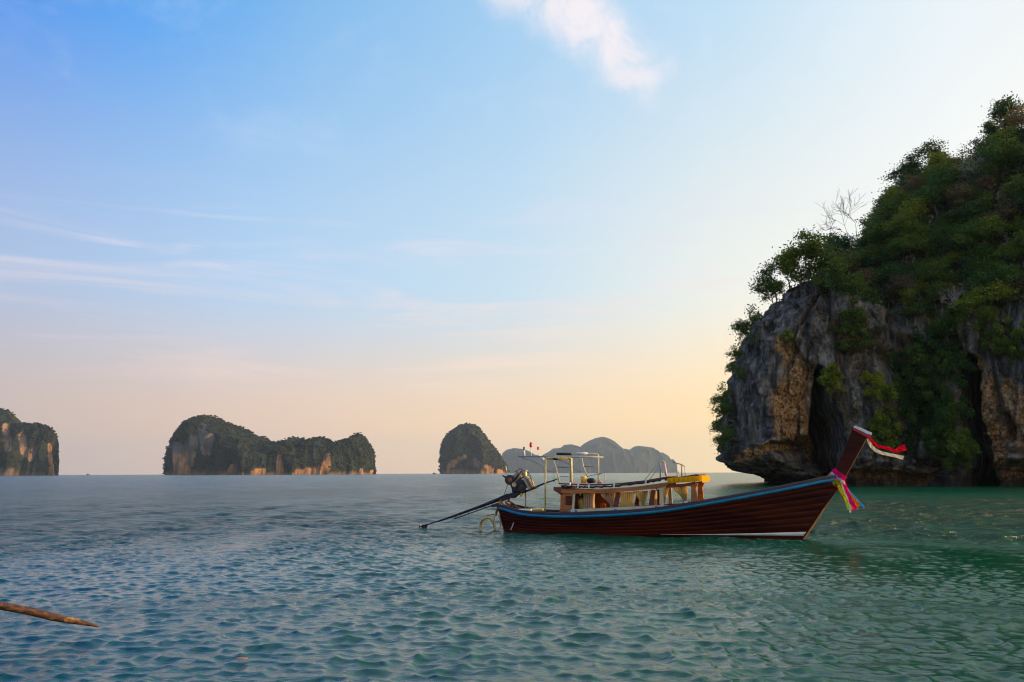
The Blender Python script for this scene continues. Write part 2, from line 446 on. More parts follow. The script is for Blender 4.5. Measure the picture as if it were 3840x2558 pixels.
    b2 = t.new('ShaderNodeBump'); b2.inputs['Distance'].default_value = 0.014
    t.l.new(h2, b2.inputs['Height']); t.l.new(b1.outputs[0], b2.inputs['Normal']); t.l.new(ac.outputs['Fac'], b2.inputs['Strength'])
    t.l.new(b2.outputs[0], b.inputs['Normal'])
    o = link('sea', me, m); tag(o, 'rippled blue green sea water of the bay', kind='structure')
build_sea()

# seabed under the bay, out of sight but part of the place
mb = MB(); mb.poly([(-12500, -12500, -9), (12500, -12500, -9), (12500, 12500, -9), (-12500, 12500, -9)])
tag(mb.build('seabed', mat('seabed_sand', (0.18, 0.17, 0.12), 0.9, 0.2, 0.2)), 'sandy bottom of the bay', kind='structure')

# ================================================================== HEADLAND CLIFF
def Zat(y, Y, x=3000): return at(x, y, Y)[2]
def interp(v, pts):
    xs, ys = zip(*pts); return np.interp(v, xs, ys)
PATH = np.array([(60, 178), (44, 160), (36, 142), (32.6, 128), (31.6, 120), (33.0, 113.5), (37.5, 109.5), (43, 108.2), (48, 108), (54, 106.5), (60, 102), (66, 97), (73, 90), (84, 80), (98, 73), (112, 71), (126, 76), (135, 90), (138, 112), (132, 150), (105, 178)], float)  # unseen right end shaped to curve forward and shade the cliff face
def build_cliff():
    seg = np.r_[0, np.cumsum(np.hypot(*np.diff(PATH, axis=0).T))]
    # dense sampling where the photograph looks
    s_vis0, s_vis1 = seg[2], seg[13]
    U = np.concatenate([np.linspace(0, s_vis0, 40)[:-1], np.linspace(s_vis0, s_vis1, 560)[:-1], np.linspace(s_vis1, seg[-1], 90)])
    # smooth the path with a cubic-like resample
    def smooth_path(u):
        x = sum(np.interp(u+o, seg, PATH[:, 0]) for o in (-4, -2, 0, 2, 4))/5
        y = sum(np.interp(u+o, seg, PATH[:, 1]) for o in (-4, -2, 0, 2, 4))/5
        return x, y
    px, py = smooth_path(U); qx, qy = smooth_path(U+0.5)
    tx, ty = qx-px, qy-py; L = np.hypot(tx, ty)+1e-9; nx, ny = -ty/L*-1, tx/L*-1   # outward?
    # inward direction = towards the mass centre
    inx, iny = -nx, -ny
    cx, cy = 96, 122
    sgn = np.sign(inx*(cx-px) + iny*(cy-py)); sgn[sgn == 0] = 1
    # the mass lies on one side all along, so take the majority
    sg = np.sign(sgn.sum()); inx, iny = inx*sg, iny*sg
    nV1, nV2, nV3 = 250, 90, 14
    rim = interp(px, [(30, 29.2), (39, 28.4), (44, 26.8), (47, 26.4), (52, 24), (60, 23), (70, 25), (90, 33), (120, 34), (150, 18), (160, 10)])
    ridge = interp(px, [(30, 27.2), (40, 28.2), (46, 29), (50, 33), (54, 38.5), (58, 42), (62, 48), (68, 54), (76, 57), (95, 60), (120, 56), (140, 34), (160, 12)])
    dep = interp(px, [(30, 7), (44, 12), (52, 24), (60, 30), (75, 36), (120, 36), (150, 16), (160, 8)])
    rX, rY = px + inx*(dep+1.8), py + iny*(dep+1.8)
    rcol = proj(np.stack([rX, rY, rX*0+30], -1))[0]
    rtar = interp(rcol, [(2880, 1116), (2960, 1136), (3050, 1142), (3090, 1110), (3135, 1020), (3208, 1000), (3255, 1000), (3310, 930), (3375, 850), (3410, 745), (3460, 698), (3584, 670), (3657, 685), (3715, 685), (3757, 655), (3800, 575), (3840, 535), (4000, 500), (4300, 400)])
    rz_ = np.array([at(a_, b_, c_)[2] for a_, b_, c_ in zip(np.minimum(rcol, 4300), rtar, rY)])
    ridge = np.where(np.arange(len(px)) < 100, np.minimum(rz_, 30), rz_)
    late = np.arange(len(px)) > 600
    ridge = np.where(late, np.minimum(ridge, 70), ridge)*(1-0.70*sstep(px, 118, 138))
    ridge = np.maximum(ridge, rim+0.6)
    v1 = np.linspace(0, 1, nV1); v2 = np.linspace(0, 1, nV2+1)[1:]; v3 = np.linspace(0, 1, nV3+1)[1:]
    Z = np.concatenate([(-2.5 + (rim[:, None]+2.5)*v1[None]), rim[:, None] + (ridge-rim)[:, None]*np.sin(v2*math.pi/2)[None]**0.85,
                        ridge[:, None] - (ridge[:, None]*0.12)*v3[None]], 1)
    lean = 1.8*v1**3
    D = np.concatenate([lean[None]*np.ones_like(px)[:, None], 1.8 + dep[:, None]*(0.06+0.94*v2[None]**1.2), 1.8 + dep[:, None] + 10*v3[None]], 1)
    X = px[:, None] + inx[:, None]*D; Y = py[:, None] + iny[:, None]*D
    cxm = interp(Z[:, -1], [(0, 90), (60, 90)])
    # keep the inner sheet from crossing itself: pull towards a spine line
    spx, spy = interp(px, [(30, 48), (45, 55), (60, 75), (160, 120)]), interp(px, [(30, 126), (45, 130), (60, 132), (160, 118)])
    lim = np.concatenate([np.zeros(nV1), 0.0*v2, v3**1.0])
    X = X*(1-lim) + spx[:, None]*lim; Y = Y*(1-lim) + spy[:, None]*lim
    # silhouette of the left shoulder, per height
    zl = [(1812, 2935), (1793, 2865), (1763, 2788), (1720, 2745), (1600, 2757), (1512, 2770), (1400, 2786), (1292, 2806), (1243, 2830), (1190, 2850), (1145, 2874), (1128, 2905)]
    zz = [at(x_, y_, 119)[2] for y_, x_ in zl]; xx = [at(x_, y_, 119)[0] for y_, x_ in zl]
    off = np.interp(Z, zz, xx) - 31.6
    wgt = 1 - sstep(X, 33, 54)
    X = X + off*wgt*(np.abs(Z) < 1e9)
    # sea notch: the foot is eaten back all along
    notch = (1-sstep(Z, 0.6, 4.2))
    X += inx[:, None]*notch*3.0; Y += iny[:, None]*notch*3.0
    face = 1 - np.concatenate([np.zeros(nV1), sstep(v2, 0, .25), np.ones(nV3)])[None]*np.ones_like(X)
    # ---- displacement, outward positive
    ox, oy = -inx[:, None], -iny[:, None]
    gx_, gy_ = proj(np.stack([X, Y, Z], -1))
    d = 2.6*fbm(X/13, Y/13, Z/17, 3, 1)
    d += 1.6*ridged(X/4.6, Y/4.6, Z/17, 3, 9)*face
    d -= 2.0*face*(1-np.clip(np.abs(vnoise(X/4.2, Y/4.2, Z/26, 201))*7, 0, 1))*sstep(vnoise(X/9, Y/9, Z/9, 202), -.3, .2)
    d -= 0.9*face*(1-np.clip(np.abs(vnoise(X/1.9, Y/1.9, Z/13, 203))*5, 0, 1))
    d -= 0.9
    d += 0.95*fbm(X/2.6, Y/2.6, Z/5.0, 4, 17)
    d += 0.42*ridged(X/1.1, Y/1.1, Z/3.2, 3, 63)*face
    strata = (1-sstep(Z, 5.5, 11))*sstep(Z, 0.5, 2)
    d += strata*(1.2*fbm(X/7, Y/7, Z/0.75 + 0.35*X/3, 3, 23))
    d += 0.50*fbm(X/0.9, Y/0.9, Z/1.0, 3, 31)
    d -= 1.3*face*sstep(ridged(X/6, Y/6, Z/40, 2, 55), 0.62, 0.9)
    # named recesses, placed where they are on the face (photo column, height)
    wob = 46*fbm(X/3.2, Y/3.2, Z/4, 4, 77)
    wx_, wy_ = gx_ + wob, gy_ + 46*fbm(X/3.2, Y/3.2, Z/4, 4, 78)
    def recess(pts, depth, soft=0.55):
        q = seg_dist(wx_, wy_, pts)
        return -depth*(1-sstep(q, soft, 1.25))
    vis = (Y < 126)
    d += recess([(3066, 1390, 16), (3084, 1480, 36), (3094, 1570, 58), (3104, 1650, 74), (3120, 1735, 62)], 19.0, 0.7)*vis
    d += recess([(2890, 1678, 20), (2960, 1692, 36), (3050, 1690, 50)], 9.0, 0.75)*vis
    d += recess([(2976, 1300, 30), (2990, 1420, 52), (2990, 1540, 58), (2985, 1610, 44)], 1.5, 0.8)*vis
    d += recess([(3622, 1330, 20), (3626, 1460, 34), (3640, 1580, 34), (3672, 1700, 34), (3690, 1800, 44)], 14.0, 0.75)*vis
    d += recess([(3560, 1250, 24), (3600, 1340, 26)], 3.5)*vis
    d += recess([(3770, 1560, 12), (3790, 1640, 22)], 2.5)*vis
    # stalactite fringe over the left cave
    fr = np.clip(vnoise(gx_/9, Z*0+3, Z*0, 51)*0.5+0.5, 0, 1)
    d += 1.6*(seg_dist(wx_, wy_, [(2930, 1620, 28), (3040, 1590, 30)]) < 0.9+0.5*fr)*(fr > 0.45)*vis*0.7
    # slabs and overhangs near the foot
    d += recess([(2860, 1740, 12), (3180, 1778, 12), (3560, 1775, 10)], 1.4)*vis
    d *= np.concatenate([np.ones(nV1), 1-0.45*sstep(v2, 0, .3), 0.5*np.ones(nV3)])[None]
    X += ox*d; Y += oy*d
    slope_part = np.concatenate([np.zeros(nV1), np.ones(nV2+nV3)])[None]
    Z += slope_part*(1.0*fbm(X/5, Y/5, Z/5, 4, 81) + 0.6*fbm(X/1.8, Y/1.8, Z/2, 3, 85))
    # rock knob on the brow
    gx2, gy2 = gx_, gy_
    k = np.exp(-((gx2-3000)/42)**2)*slope_part*(Y < 122)
    Z += 0.8*k
    V = np.stack([X, Y, Z], -1)
    nu, nv = X.shape
    me = np_mesh('cliff', V.reshape(-1, 3), grid_faces(nu, nv))
    tan = np.zeros_like(X)
    tn = fbm(X/2.5, Y/2.5, Z/6, 4, 90)*0.8
    for pts in ([(2968, 1290, 30), (2985, 1420, 62), (2975, 1560, 74), (2990, 1640, 60)], [(3052, 1410, 10), (3055, 1600, 22)],
                [(3656, 1330, 20), (3680, 1430, 46), (3702, 1560, 58), (3720, 1690, 60)], [(3796, 1460, 40), (3830, 1650, 52)],
                [(2880, 1660, 20), (2800, 1720, 24)], [(3230, 1790, 20), (3480, 1780, 30)], [(3760, 1800, 30), (3860, 1760, 50)], [(3700, 1860, 10), (3500, 1240, 10)][:0] or [(3480, 1180, 20), (3520, 1230, 20)]):
        q = seg_dist(wx_, wy_, pts); tan = np.maximum(tan, (1-sstep(q, 0.6, 1.35)))
    tan = np.clip(tan*(0.75+1.5*(tn+0.25)), 0, 1)*(Y < 128)
    attr(me, 'tan', tan)
    attr(me, 'soil', slope_part*np.ones_like(X))
    m = bpy.data.materials.new('limestone'); m.use_nodes = True
    t = NT(m.node_tree); b = t.n['Principled BSDF']; b.inputs['Roughness'].default_value = 0.9; b.inputs['Specular IOR Level'].default_value = 0.2
    g = t.new('ShaderNodeNewGeometry'); pos = g.outputs['Position']
    at_ = t.new('ShaderNodeAttribute', attribute_name='tan').outputs['Fac']; as_ = t.new('ShaderNodeAttribute', attribute_name='soil').outputs['Fac']
    n1 = t.noise(t.mapping(pos, scale=(1, 1, 0.22)), 0.75, 8, 0.66, 0.4)
    n2 = t.noise(pos, 1.9, 7, 0.7)
    n3 = t.noise(t.mapping(pos, scale=(1, 1, 0.10)), 1.6, 6, 0.65, 0.3)
    grey = t.ramp(n1, [(0.36, (0.030, 0.024, 0.020)), (0.46, (0.145, 0.120, 0.100)), (0.57, (0.31, 0.255, 0.205)), (0.68, (0.62, 0.50, 0.37))])
    tanc = t.ramp(n2, [(0.38, (0.09, 0.045, 0.022)), (0.5, (0.60, 0.26, 0.085)), (0.62, (0.85, 0.56, 0.28))])
    c_ = t.mix(at_, grey, tanc)
    c_ = t.mix(t.math('MULTIPLY', t.smooth(n3, 0.55, 0.66), 0.75), c_, (0.035, 0.031, 0.030))
    c_ = t.mix(t.math('MULTIPLY', t.smooth(n3, 0.25, 0.40), -0.35), c_, (0.4, 0.36, 0.3)) if False else c_
    c_ = t.mix(t.math('MULTIPLY', t.smooth(t.noise(pos, 0.32, 4), 0.52, 0.66), 0.4), c_, (0.16, 0.105, 0.075))
    soil = t.mix(t.smooth(n2, 0.4, 0.65), (0.030, 0.034, 0.018), (0.075, 0.055, 0.035))
    c_ = t.mix(t.math('MULTIPLY', as_, t.smooth(n1, 0.66, 0.54)), c_, soil)
    # rock colour darkens towards the foot
    sp = t.new('ShaderNodeSeparateXYZ'); t.l.new(pos, sp.inputs[0])
    foot_dark = t.math('SUBTRACT', 1.0, t.smooth(t.math('ADD', sp.outputs[2], t.math('MULTIPLY', n2, 1.5)), 1.2, 3.4))
    c_ = t.mix(t.math('MULTIPLY', foot_dark, 0.75), c_, (0.030, 0.028, 0.026))
    t.l.new(c_, b.inputs['Base Color'])
    bn = t.new('ShaderNodeBump'); bn.inputs['Distance'].default_value = 1.0; bn.inputs['Strength'].default_value = 1.0
    t.l.new(t.math('ADD', t.noise(t.mapping(pos, scale=(1, 1, 0.45)), 2.4, 8, 0.7), t.math('MULTIPLY', n1, 0.8)), bn.inputs['Height']); t.l.new(bn.outputs[0], b.inputs['Normal'])
    o = link('cliff', me, m); tag(o, 'grey and tan limestone headland rising out of the sea', kind='structure')
    return V, nV1
CV, CNV1 = build_cliff()
CPX, CPY = proj(CV)
# nearest visible surface points: keep a coarse depth buffer over photo pixels
_bx = np.clip((CPX/8).astype(int), -1, 620); _by = np.clip((CPY/8).astype(int), -1, 330)
ZB = np.full((622, 332), 1e9)
_dep = CV[..., 1]
np.minimum.at(ZB, (_bx.ravel(), _by.ravel()), _dep.ravel())
_ok = (_dep <= ZB[_bx, _by] + 1.5)
_pts = CV[_ok]; _ppx = CPX[_ok]; _ppy = CPY[_ok]
def on_cliff(px, py):
    """surface point of the cliff seen at photo pixel (px,py)"""
    i = np.argmin((_ppx-px)**2 + (_ppy-py)**2); return _pts[i]
def cliff_top(px):
    """highest surface point in that photo column"""
    msk = np.abs(_ppx-px) < 8
    i = np.argmin(np.where(msk, _ppy, 1e9)); return _pts[i], _ppy[i]

# ------------------------------------------------------------------ plants
def leaf_quads(centres, size, rg, squash=0.7):
    """one bent-free leaf quad per centre, random orientation; returns V,F"""
    n = len(centres)
    a = rg.normal(size=(n, 3)); a[:, 2] *= squash; a /= np.linalg.norm(a, axis=1)[:, None]
    b_ = rg.normal(size=(n, 3)); b_ -= a*(a*b_).sum(1)[:, None]; b_ /= np.linalg.norm(b_, axis=1)[:, None]
    s_ = size*(0.6+0.8*rg.random(n))[:, None]
    V = np.stack([centres-a*s_, centres-b_*s_*0.5, centres+a*s_, centres+b_*s_*0.5], 1).reshape(-1, 3)
    return V, np.arange(4*n).reshape(-1, 4)
def grow(rg, h, spread, lean, levels=3, bend=0.25, up=0.35, r0=0.16):
    """skeleton: list of (points, radii), and twig ends"""
    segs, tips = [], []
    def branch(p, d, L, r, lv):
        pts = [p]; rs = [r]; n = 5
        for i in range(n):
            d = d + rg.normal(size=3)*bend*0.35; d[2] += up*0.10; d /= np.linalg.norm(d)
            p = p + d*L/n; pts.append(p); rs.append(r*(1-0.62*(i+1)/n))
        segs.append((pts, rs))
        if lv == 0: tips.append((pts[-1], d)); tips.append((pts[-3], d)); return
        k = rg.integers(3, 5) if lv > 1 else rg.integers(2, 5)
        for j in range(k):
            i = rg.integers(2, n+1) if j else n
            sd = rg.normal(size=3); sd -= d*(sd@d); sd /= np.linalg.norm(sd)
            dd = d*0.65 + sd*spread; dd[2] += up*0.35; dd /= np.linalg.norm(dd)
            branch(pts[i], dd, L*rg.uniform(0.58, 0.82), rs[i]*0.72, lv-1)
    d0 = np.array((lean[0], lean[1], 1.0)); d0 /= np.linalg.norm(d0)
    branch(np.zeros(3), d0, h*0.42, r0, levels)
    return segs, tips
def skeleton_mesh(name, segs, n=5, mn=0.012):
    mb_ = MB()
    for pts, rs in segs: mb_.tube(pts, [max(mn, q) for q in rs], n, cap=False)
    me = bpy.data.meshes.new(name); mb_.bm.to_mesh(me); mb_.bm.free(); return me
def make_tree_proto(seed, h, leafn, clump, leafsize, lean=(0, 0), spread=0.75, levels=3, up=0.35, r0=0.16):
    rg = np.random.default_rng(seed)
    segs, tips = grow(rg, h, spread, lean, levels, up=up, r0=r0)
    cs_ = []
    for p, d in tips:
        k = max(4, int(leafn*rg.uniform(0.4, 1.3)))
        q = rg.normal(size=(k, 3))*clump*np.array((1, 1, 0.55))*rg.uniform(0.55, 1.15)
        cs_.append(p + q)
    C_ = np.vstack(cs_); V, F = leaf_quads(C_, leafsize, rg)
    return skeleton_mesh('trunk', segs), np_mesh('crown', V, F, False)
def make_bush_proto(seed, rr, n, leafsize):
    rg = np.random.default_rng(seed)
    blobs = rg.normal(size=(9, 3))*rr*np.array((0.6, 0.6, 0.42)); blobs[:, 2] += rr*0.55
    C_ = []
    for bl in blobs:
        u_ = rg.normal(size=(n//9, 3)); u_ /= np.linalg.norm(u_, axis=1)[:, None]
        C_.append(bl + u_*rr*0.42*rg.uniform(0.35, 1.1, size=(n//9, 1)))
    C_ = np.vstack(C_); V, F = leaf_quads(C_, leafsize, rg)
    segs = []
    for bl in blobs[:6]:
        segs.append(([np.zeros(3), bl*0.5 + rg.normal(size=3)*0.1, bl], [0.05, 0.035, 0.015]))
    return skeleton_mesh('stem', segs, 4), np_mesh('foliage', V, F, False)
TREES = [make_tree_proto(100+i, 7.0, 36, 0.68, 0.20, spread=0.8+0.1*(i % 3)) for i in range(5)]
BUSHES = [make_bush_proto(200+i, 1.5, 1700, 0.15) for i in range(4)]
LEAN_T = [make_tree_proto(300+i, 5.2, 26, 0.48, 0.17, lean=(-1.1, -0.2), spread=0.85, levels=3, up=-0.05+0.2*i, r0=0.11) for i in range(2)]
_mcache = {}
def with_mat(me, m):
    k = (me.name, m.name)
    if k not in _mcache:
        c_ = me.copy(); c_.materials.clear(); c_.materials.append(m); _mcache[k] = c_
    return _mcache[k]
def plant(kind, proto, loc, sc, rz, leafm, label, cat, group=None, barkm=None, tilt=(0, 0)):
    r_ = empty(kind, tuple(loc)); r_.rotation_euler = (tilt[0], tilt[1], rz); r_.scale = (sc, sc, sc*1.0)
    tag(r_, label, cat, group)
    tr, cr = proto
    if 'bush' in kind or 'shrub' in kind: link('stem', with_mat(tr, barkm or BARK), None, r_); link('foliage', with_mat(cr, leafm), None, r_)
    else:
        link('trunk', with_mat(tr, barkm or BARK), None, r_)
        link('crown', with_mat(cr, leafm), None, r_)
    return r_
rp = random.Random(21)
# --- trees and bushes one can tell apart against the sky
SKY = [  # px, base py (None = top of ground), proto, scale, leaf, label
    (3040, None, 0, 1.12, LEAF_G, 'spreading tree with an open crown and bare trunk on the flat brow of the cliff'),
    (2962, None, 3, 0.95, LEAF_G, 'low rounded tree on the outer brow, left of the bare trunk'),
    (2900, None, 1, 0.70, LEAF_G, 'small tree on the very edge of the rock shoulder'),
    (2925, None, 4, 0.85, LEAF_G, 'leafy tree near the outer end of the brow, touching its left neighbour'),
    (3000, None, 1, 0.95, LEAF_Y, 'yellowish tree behind the bare trunk on the brow'),
    (3078, None, 2, 0.90, LEAF_G, 'loose crowned tree right of the bare trunk on the brow'),
    (3128, None, 2, 0.95, LEAF_D, 'slim dark tree beside the gap of sky where the slope begins'),
    (3185, None, 4, 0.85, LEAF_D, 'dark tree below the pale leafless tree'),
    (3330, None, 1, 0.85, LEAF_D, 'dark tree on the skyline just right of the pale leafless tree'),
    (3425, None, 0, 0.85, LEAF_D, 'dark crowned tree at the left end of the high ridge'),
    (3500, None, 2, 0.88, LEAF_G, 'airy tree with sky showing through, left part of the high ridge'),
    (3585, None, 4, 0.90, LEAF_G, 'tallest airy crown on the middle of the high ridge'),
    (3670, None, 3, 0.66, LEAF_G, 'small topped tree right of the airy crowns on the ridge'),
    (3745, None, 1, 0.70, LEAF_D, 'rounded tree in the dip of the ridge near the picture edge'),
    (3815, None, 0, 1.05, LEAF_D, 'highest tree of the headland, cut by the edge of the picture'),
]
for i, (px_, _, pi_, s_, lm, lab) in enumerate(SKY):
    p, yy = cliff_top(px_)
    plant('tree', TREES[pi_], p + np.array((0, 0.8, -0.5)), s_, rp.uniform(0, 6.28), lm, lab, 'tree', 'skyline trees of the headland')
# leaning shrubs on the left edge of the rock
EDGE = [(2765, 1590, 0, 0.95, 'leafy shrub hanging over the lower left edge of the rock'),
        (2762, 1500, 1, 0.85, 'pale leaved shrub leaning out over the left edge of the rock, halfway up'),
        (2800, 1370, 0, 0.8, 'small shrub rooted in the left edge of the rock below the brow'),
        (2850, 1230, 1, 1.0, 'shrub with long sprays leaning out from the shoulder below the brow'),
        (2752, 1650, 1, 0.7, 'lowest drooping shrub on the left edge of the rock')]
for px_, py_, k_, s_, lab in EDGE:
    p = on_cliff(px_, py_)
    plant('leaning_shrub', LEAN_T[k_], p + np.array((0.4, 0, 0)), s_, rp.uniform(-0.3, 0.3), LEAF_G, lab, 'shrub', 'shrubs leaning out from the rock edge', tilt=(0, -0.35))
# --- bare trees
def bare_tree(px_, py_, seed, h, lean, lab, r0=0.14):
    rg = np.random.default_rng(seed)
    segs, tips = grow(rg, h, 0.62, lean, 4, up=0.3, r0=r0)
    me = skeleton_mesh('branches', segs, 4, 0.022)
    p = on_cliff(px_, py_) if py_ else cliff_top(px_)[0]
    r_ = empty('bare_tree', tuple(p + np.array((0, -0.4, -0.4)))); tag(r_, lab, 'tree', 'leafless trees on the headland')
    me.materials.append(BARK_PALE)
    trunk = [segs[0]]; rest = segs[1:]
    tm = skeleton_mesh('trunk', trunk, 6, 0.02); tm.materials.append(BARK_PALE)
    bm_ = skeleton_mesh('branch', rest, 4, 0.022); bm_.materials.append(BARK_PALE)
    link('trunk', tm, None, r_); tag(link('branch', bm_, None, r_), kind='stuff')
    bpy.data.meshes.remove(me)
bare_tree(3270, None, 401, 12.5, (-0.95, 0), 'pale leafless tree spreading its branches against the sky, leaning left')
bare_tree(3105, None, 402, 6.5, (-0.25, 0), 'fine twigged leafless tree behind the open crown on the brow', 0.09)
bare_tree(3160, None, 405, 5.5, (0.1, 0), 'thin leafless tree between the brow and the dark slope trees', 0.08)
bare_tree(3690, 760, 403, 8.0, (0.05, 0), 'grey leafless trunk standing among the ridge trees')
bare_tree(3600, 1190, 404, 5.0, (-0.4, 0), 'grey leafless shrub above the dark cleft', 0.09)
bare_tree(3790, 1020, 406, 5.5, (0.3, 0), 'reddish leafless tree amid dry scrub near the picture edge', 0.09)
# --- slope cover, tree by tree
KIND = [(LEAF_G, 'mid green tree in the wood covering the headland slope', 0.42), (LEAF_D, 'dark green tree in the wood covering the headland slope', 0.40), (LEAF_Y, 'yellow green tree in the wood covering the headland slope', 0.10), (LEAF_B, 'brown half dry tree in the wood covering the headland slope', 0.08)]
def slope_low(px_):   # lower limit of the wood (photo y) for each photo column
    return float(np.interp(px_, [3080, 3150, 3300, 3420, 3520, 3640, 3720, 3840, 3960], [1090, 1180, 1110, 1190, 1300, 1290, 1230, 1200, 1180]))
spots = []
tries = 0
while len(spots) < 210 and tries < 9000:
    tries += 1
    px_ = rp.uniform(3090, 3960)
    top = cliff_top(px_)[1] if px_ < 3850 else 560
    py_ = rp.uniform(top+25, slope_low(px_))
    p = on_cliff(px_, py_)
    if all((p[0]-q[0])**2 + (p[1]-q[1])**2*0.5 + (p[2]-q[2])**2 > 2.05**2 for q in spots): spots.append(p)
for p in spots:
    u_ = rp.random(); acc = 0
    gxp = proj(p)[0]
    for lm, lab, wt in KIND:
        acc += wt
        if u_ <= acc: break
    if gxp > 3560 and rp.random() < 0.10: lm, lab = LEAF_B, KIND[3][1]
    s_ = rp.uniform(0.50, 0.88)
    gyp = proj(p)[1]; tp = cliff_top(min(gxp, 3840))[1]; q_ = (gyp-tp)/max(60, slope_low(gxp)-tp)
    zx = 'left end' if gxp < 3280 else 'left half' if gxp < 3440 else 'middle' if gxp < 3600 else 'right half' if gxp < 3740 else 'far right end'
    zy = 'just under the skyline' if q_ < .22 else 'on the upper slope' if q_ < .45 else 'halfway down the slope' if q_ < .72 else 'on the lowest fringe'
    lab = '%s %s, %s of the headland' % (lab.split(' in the wood')[0], zy, zx)
    plant('tree', TREES[rp.randrange(5)], p + np.array((0, 0.2, -0.6)), s_, rp.uniform(0, 6.28), lm, lab, 'tree', 'wood trees %s, %s' % (zy, zx))
# --- bushes on the cliff face
def bush_zone(pts, n, lm, lab, grp, smin=0.6, smax=1.1):
    for i in range(n):
        a = rp.randrange(len(pts)-1); u_ = rp.random()
        x_ = pts[a][0] + (pts[a+1][0]-pts[a][0])*u_; y_ = pts[a][1] + (pts[a+1][1]-pts[a][1])*u_; r_ = pts[a][2] + (pts[a+1][2]-pts[a][2])*u_
        th, q = rp.uniform(0, 6.28), math.sqrt(rp.random())*r_
        p = on_cliff(x_+q*math.cos(th), y_+q*math.sin(th))
        l2 = lab
        if n > 5:
            ys_ = [q_[1] for q_ in pts]; m_ = (min(ys_)+max(ys_))/2; xs_ = [q_[0] for q_ in pts]; mx_ = (min(xs_)+max(xs_))/2
            l2 = ('high ' if y_+q*math.sin(th) < m_-30 else 'low ' if y_+q*math.sin(th) > m_+30 else 'middle ') + lab + (', left side' if x_+q*math.cos(th) < mx_ else ', right side')
        plant('bush', BUSHES[rp.randrange(4)], p + np.array((-0.2, -0.3, -0.8)), rp.uniform(smin, smax), rp.uniform(0, 6.28), lm, l2, 'bush', grp + (', ' + l2.split()[0] + ' ones' if n > 5 else ''))
bush_zone([(3440, 1390, 70), (3480, 1500, 120), (3470, 1620, 90)], 46, LEAF_D, 'deep green bush in the thicket left of the dark cleft', 'bushes in the thicket left of the dark cleft', 0.7, 1.3)
bush_zone([(3300, 1440, 40), (3310, 1560, 40)], 7, LEAF_Y, 'yellow green bush at the left border of the thicket', 'yellow green bushes bordering the thicket')
bush_zone([(3290, 1590, 40), (3330, 1650, 25)], 6, LEAF_G, 'mid green bush below the yellow green ones on the grey rock', 'mid green bushes below the yellow ones')
bush_zone([(3520, 1640, 40), (3620, 1690, 50)], 12, LEAF_G, 'bright green bush low on the face above the strata', 'bright bushes low on the face')
bush_zone([(3105, 1380, 22), (3140, 1450, 28)], 6, LEAF_Y, 'small light green bush above the left cave', 'light green bushes above the left cave', 0.45, 0.8)
bush_zone([(3560, 1240, 50), (3540, 1340, 60)], 12, LEAF_D, 'dark bush hanging at the head of the cleft', 'bushes at the head of the cleft', 0.6, 1.1)
bush_zone([(3220, 1190, 50), (3170, 1300, 40)], 9, LEAF_G, 'mid green bush hanging below the wood on the middle face', 'bushes hanging below the wood')
bush_zone([(3060, 1190, 50), (3240, 1270, 60), (3420, 1280, 60)], 14, LEAF_B, 'dry brown scrub clinging to the upper rock face', 'dry scrub on the upper rock face', 0.4, 0.8)
bush_zone([(3700, 1250, 50), (3830, 1290, 50)], 13, LEAF_G, 'mid green bush on the top of the right buttress', 'bushes on top of the right buttress', 0.5, 0.9)
bush_zone([(2950, 1240, 14), (2975, 1270, 10)], 2, LEAF_Y, 'little yellow green bush at the head of the tan streak', 'little bushes at the head of the tan streak', 0.3, 0.5)
# --- ground cover under the wood
def undergrowth():
    rg = np.random.default_rng(9)
    nu, nv, _ = CV.shape
    sl = CV[60:560, CNV1-6:CNV1+88].reshape(-1, 3)
    c_ = sl[rg.integers(0, len(sl), 26000)] + rg.normal(size=(26000, 3))*np.array((0.35, 0.35, 0.25)) + np.array((0, 0, 0.25))
    gx_, gy_ = proj(c_)
    keep = (gx_ > 3050) | (rg.random(len(c_)) < 0.06)
    c_ = c_[keep]
    V, F = leaf_quads(c_, 0.24, rg)
    tag(link('undergrowth', np_mesh('undergrowth', V, F, False), LEAF_D), 'low tangled undergrowth between the slope trees', kind='stuff')
    # sparse dry creepers and tufts on the rock
    fc = CV[90:540, int(CNV1*0.35):CNV1].reshape(-1, 3); q = fc[rg.integers(0, len(fc), 30000)]
    n_ = fbm(q[:, 0]/3, q[:, 1]/3, q[:, 2]/4, 3, 140)
    q = q[n_ > 0.16]; q = q + rg.normal(size=q.shape)*0.16 - np.array((0, 0.15, 0))
    gx_, gy_ = proj(q); q = q[(gx_ > 3030)]
    V, F = leaf_quads(q, 0.17, rg)
    tag(link('creepers', np_mesh('creepers', V, F, False), LEAF_B), 'dry creepers and tufts clinging to the cliff face', kind='stuff')
undergrowth()

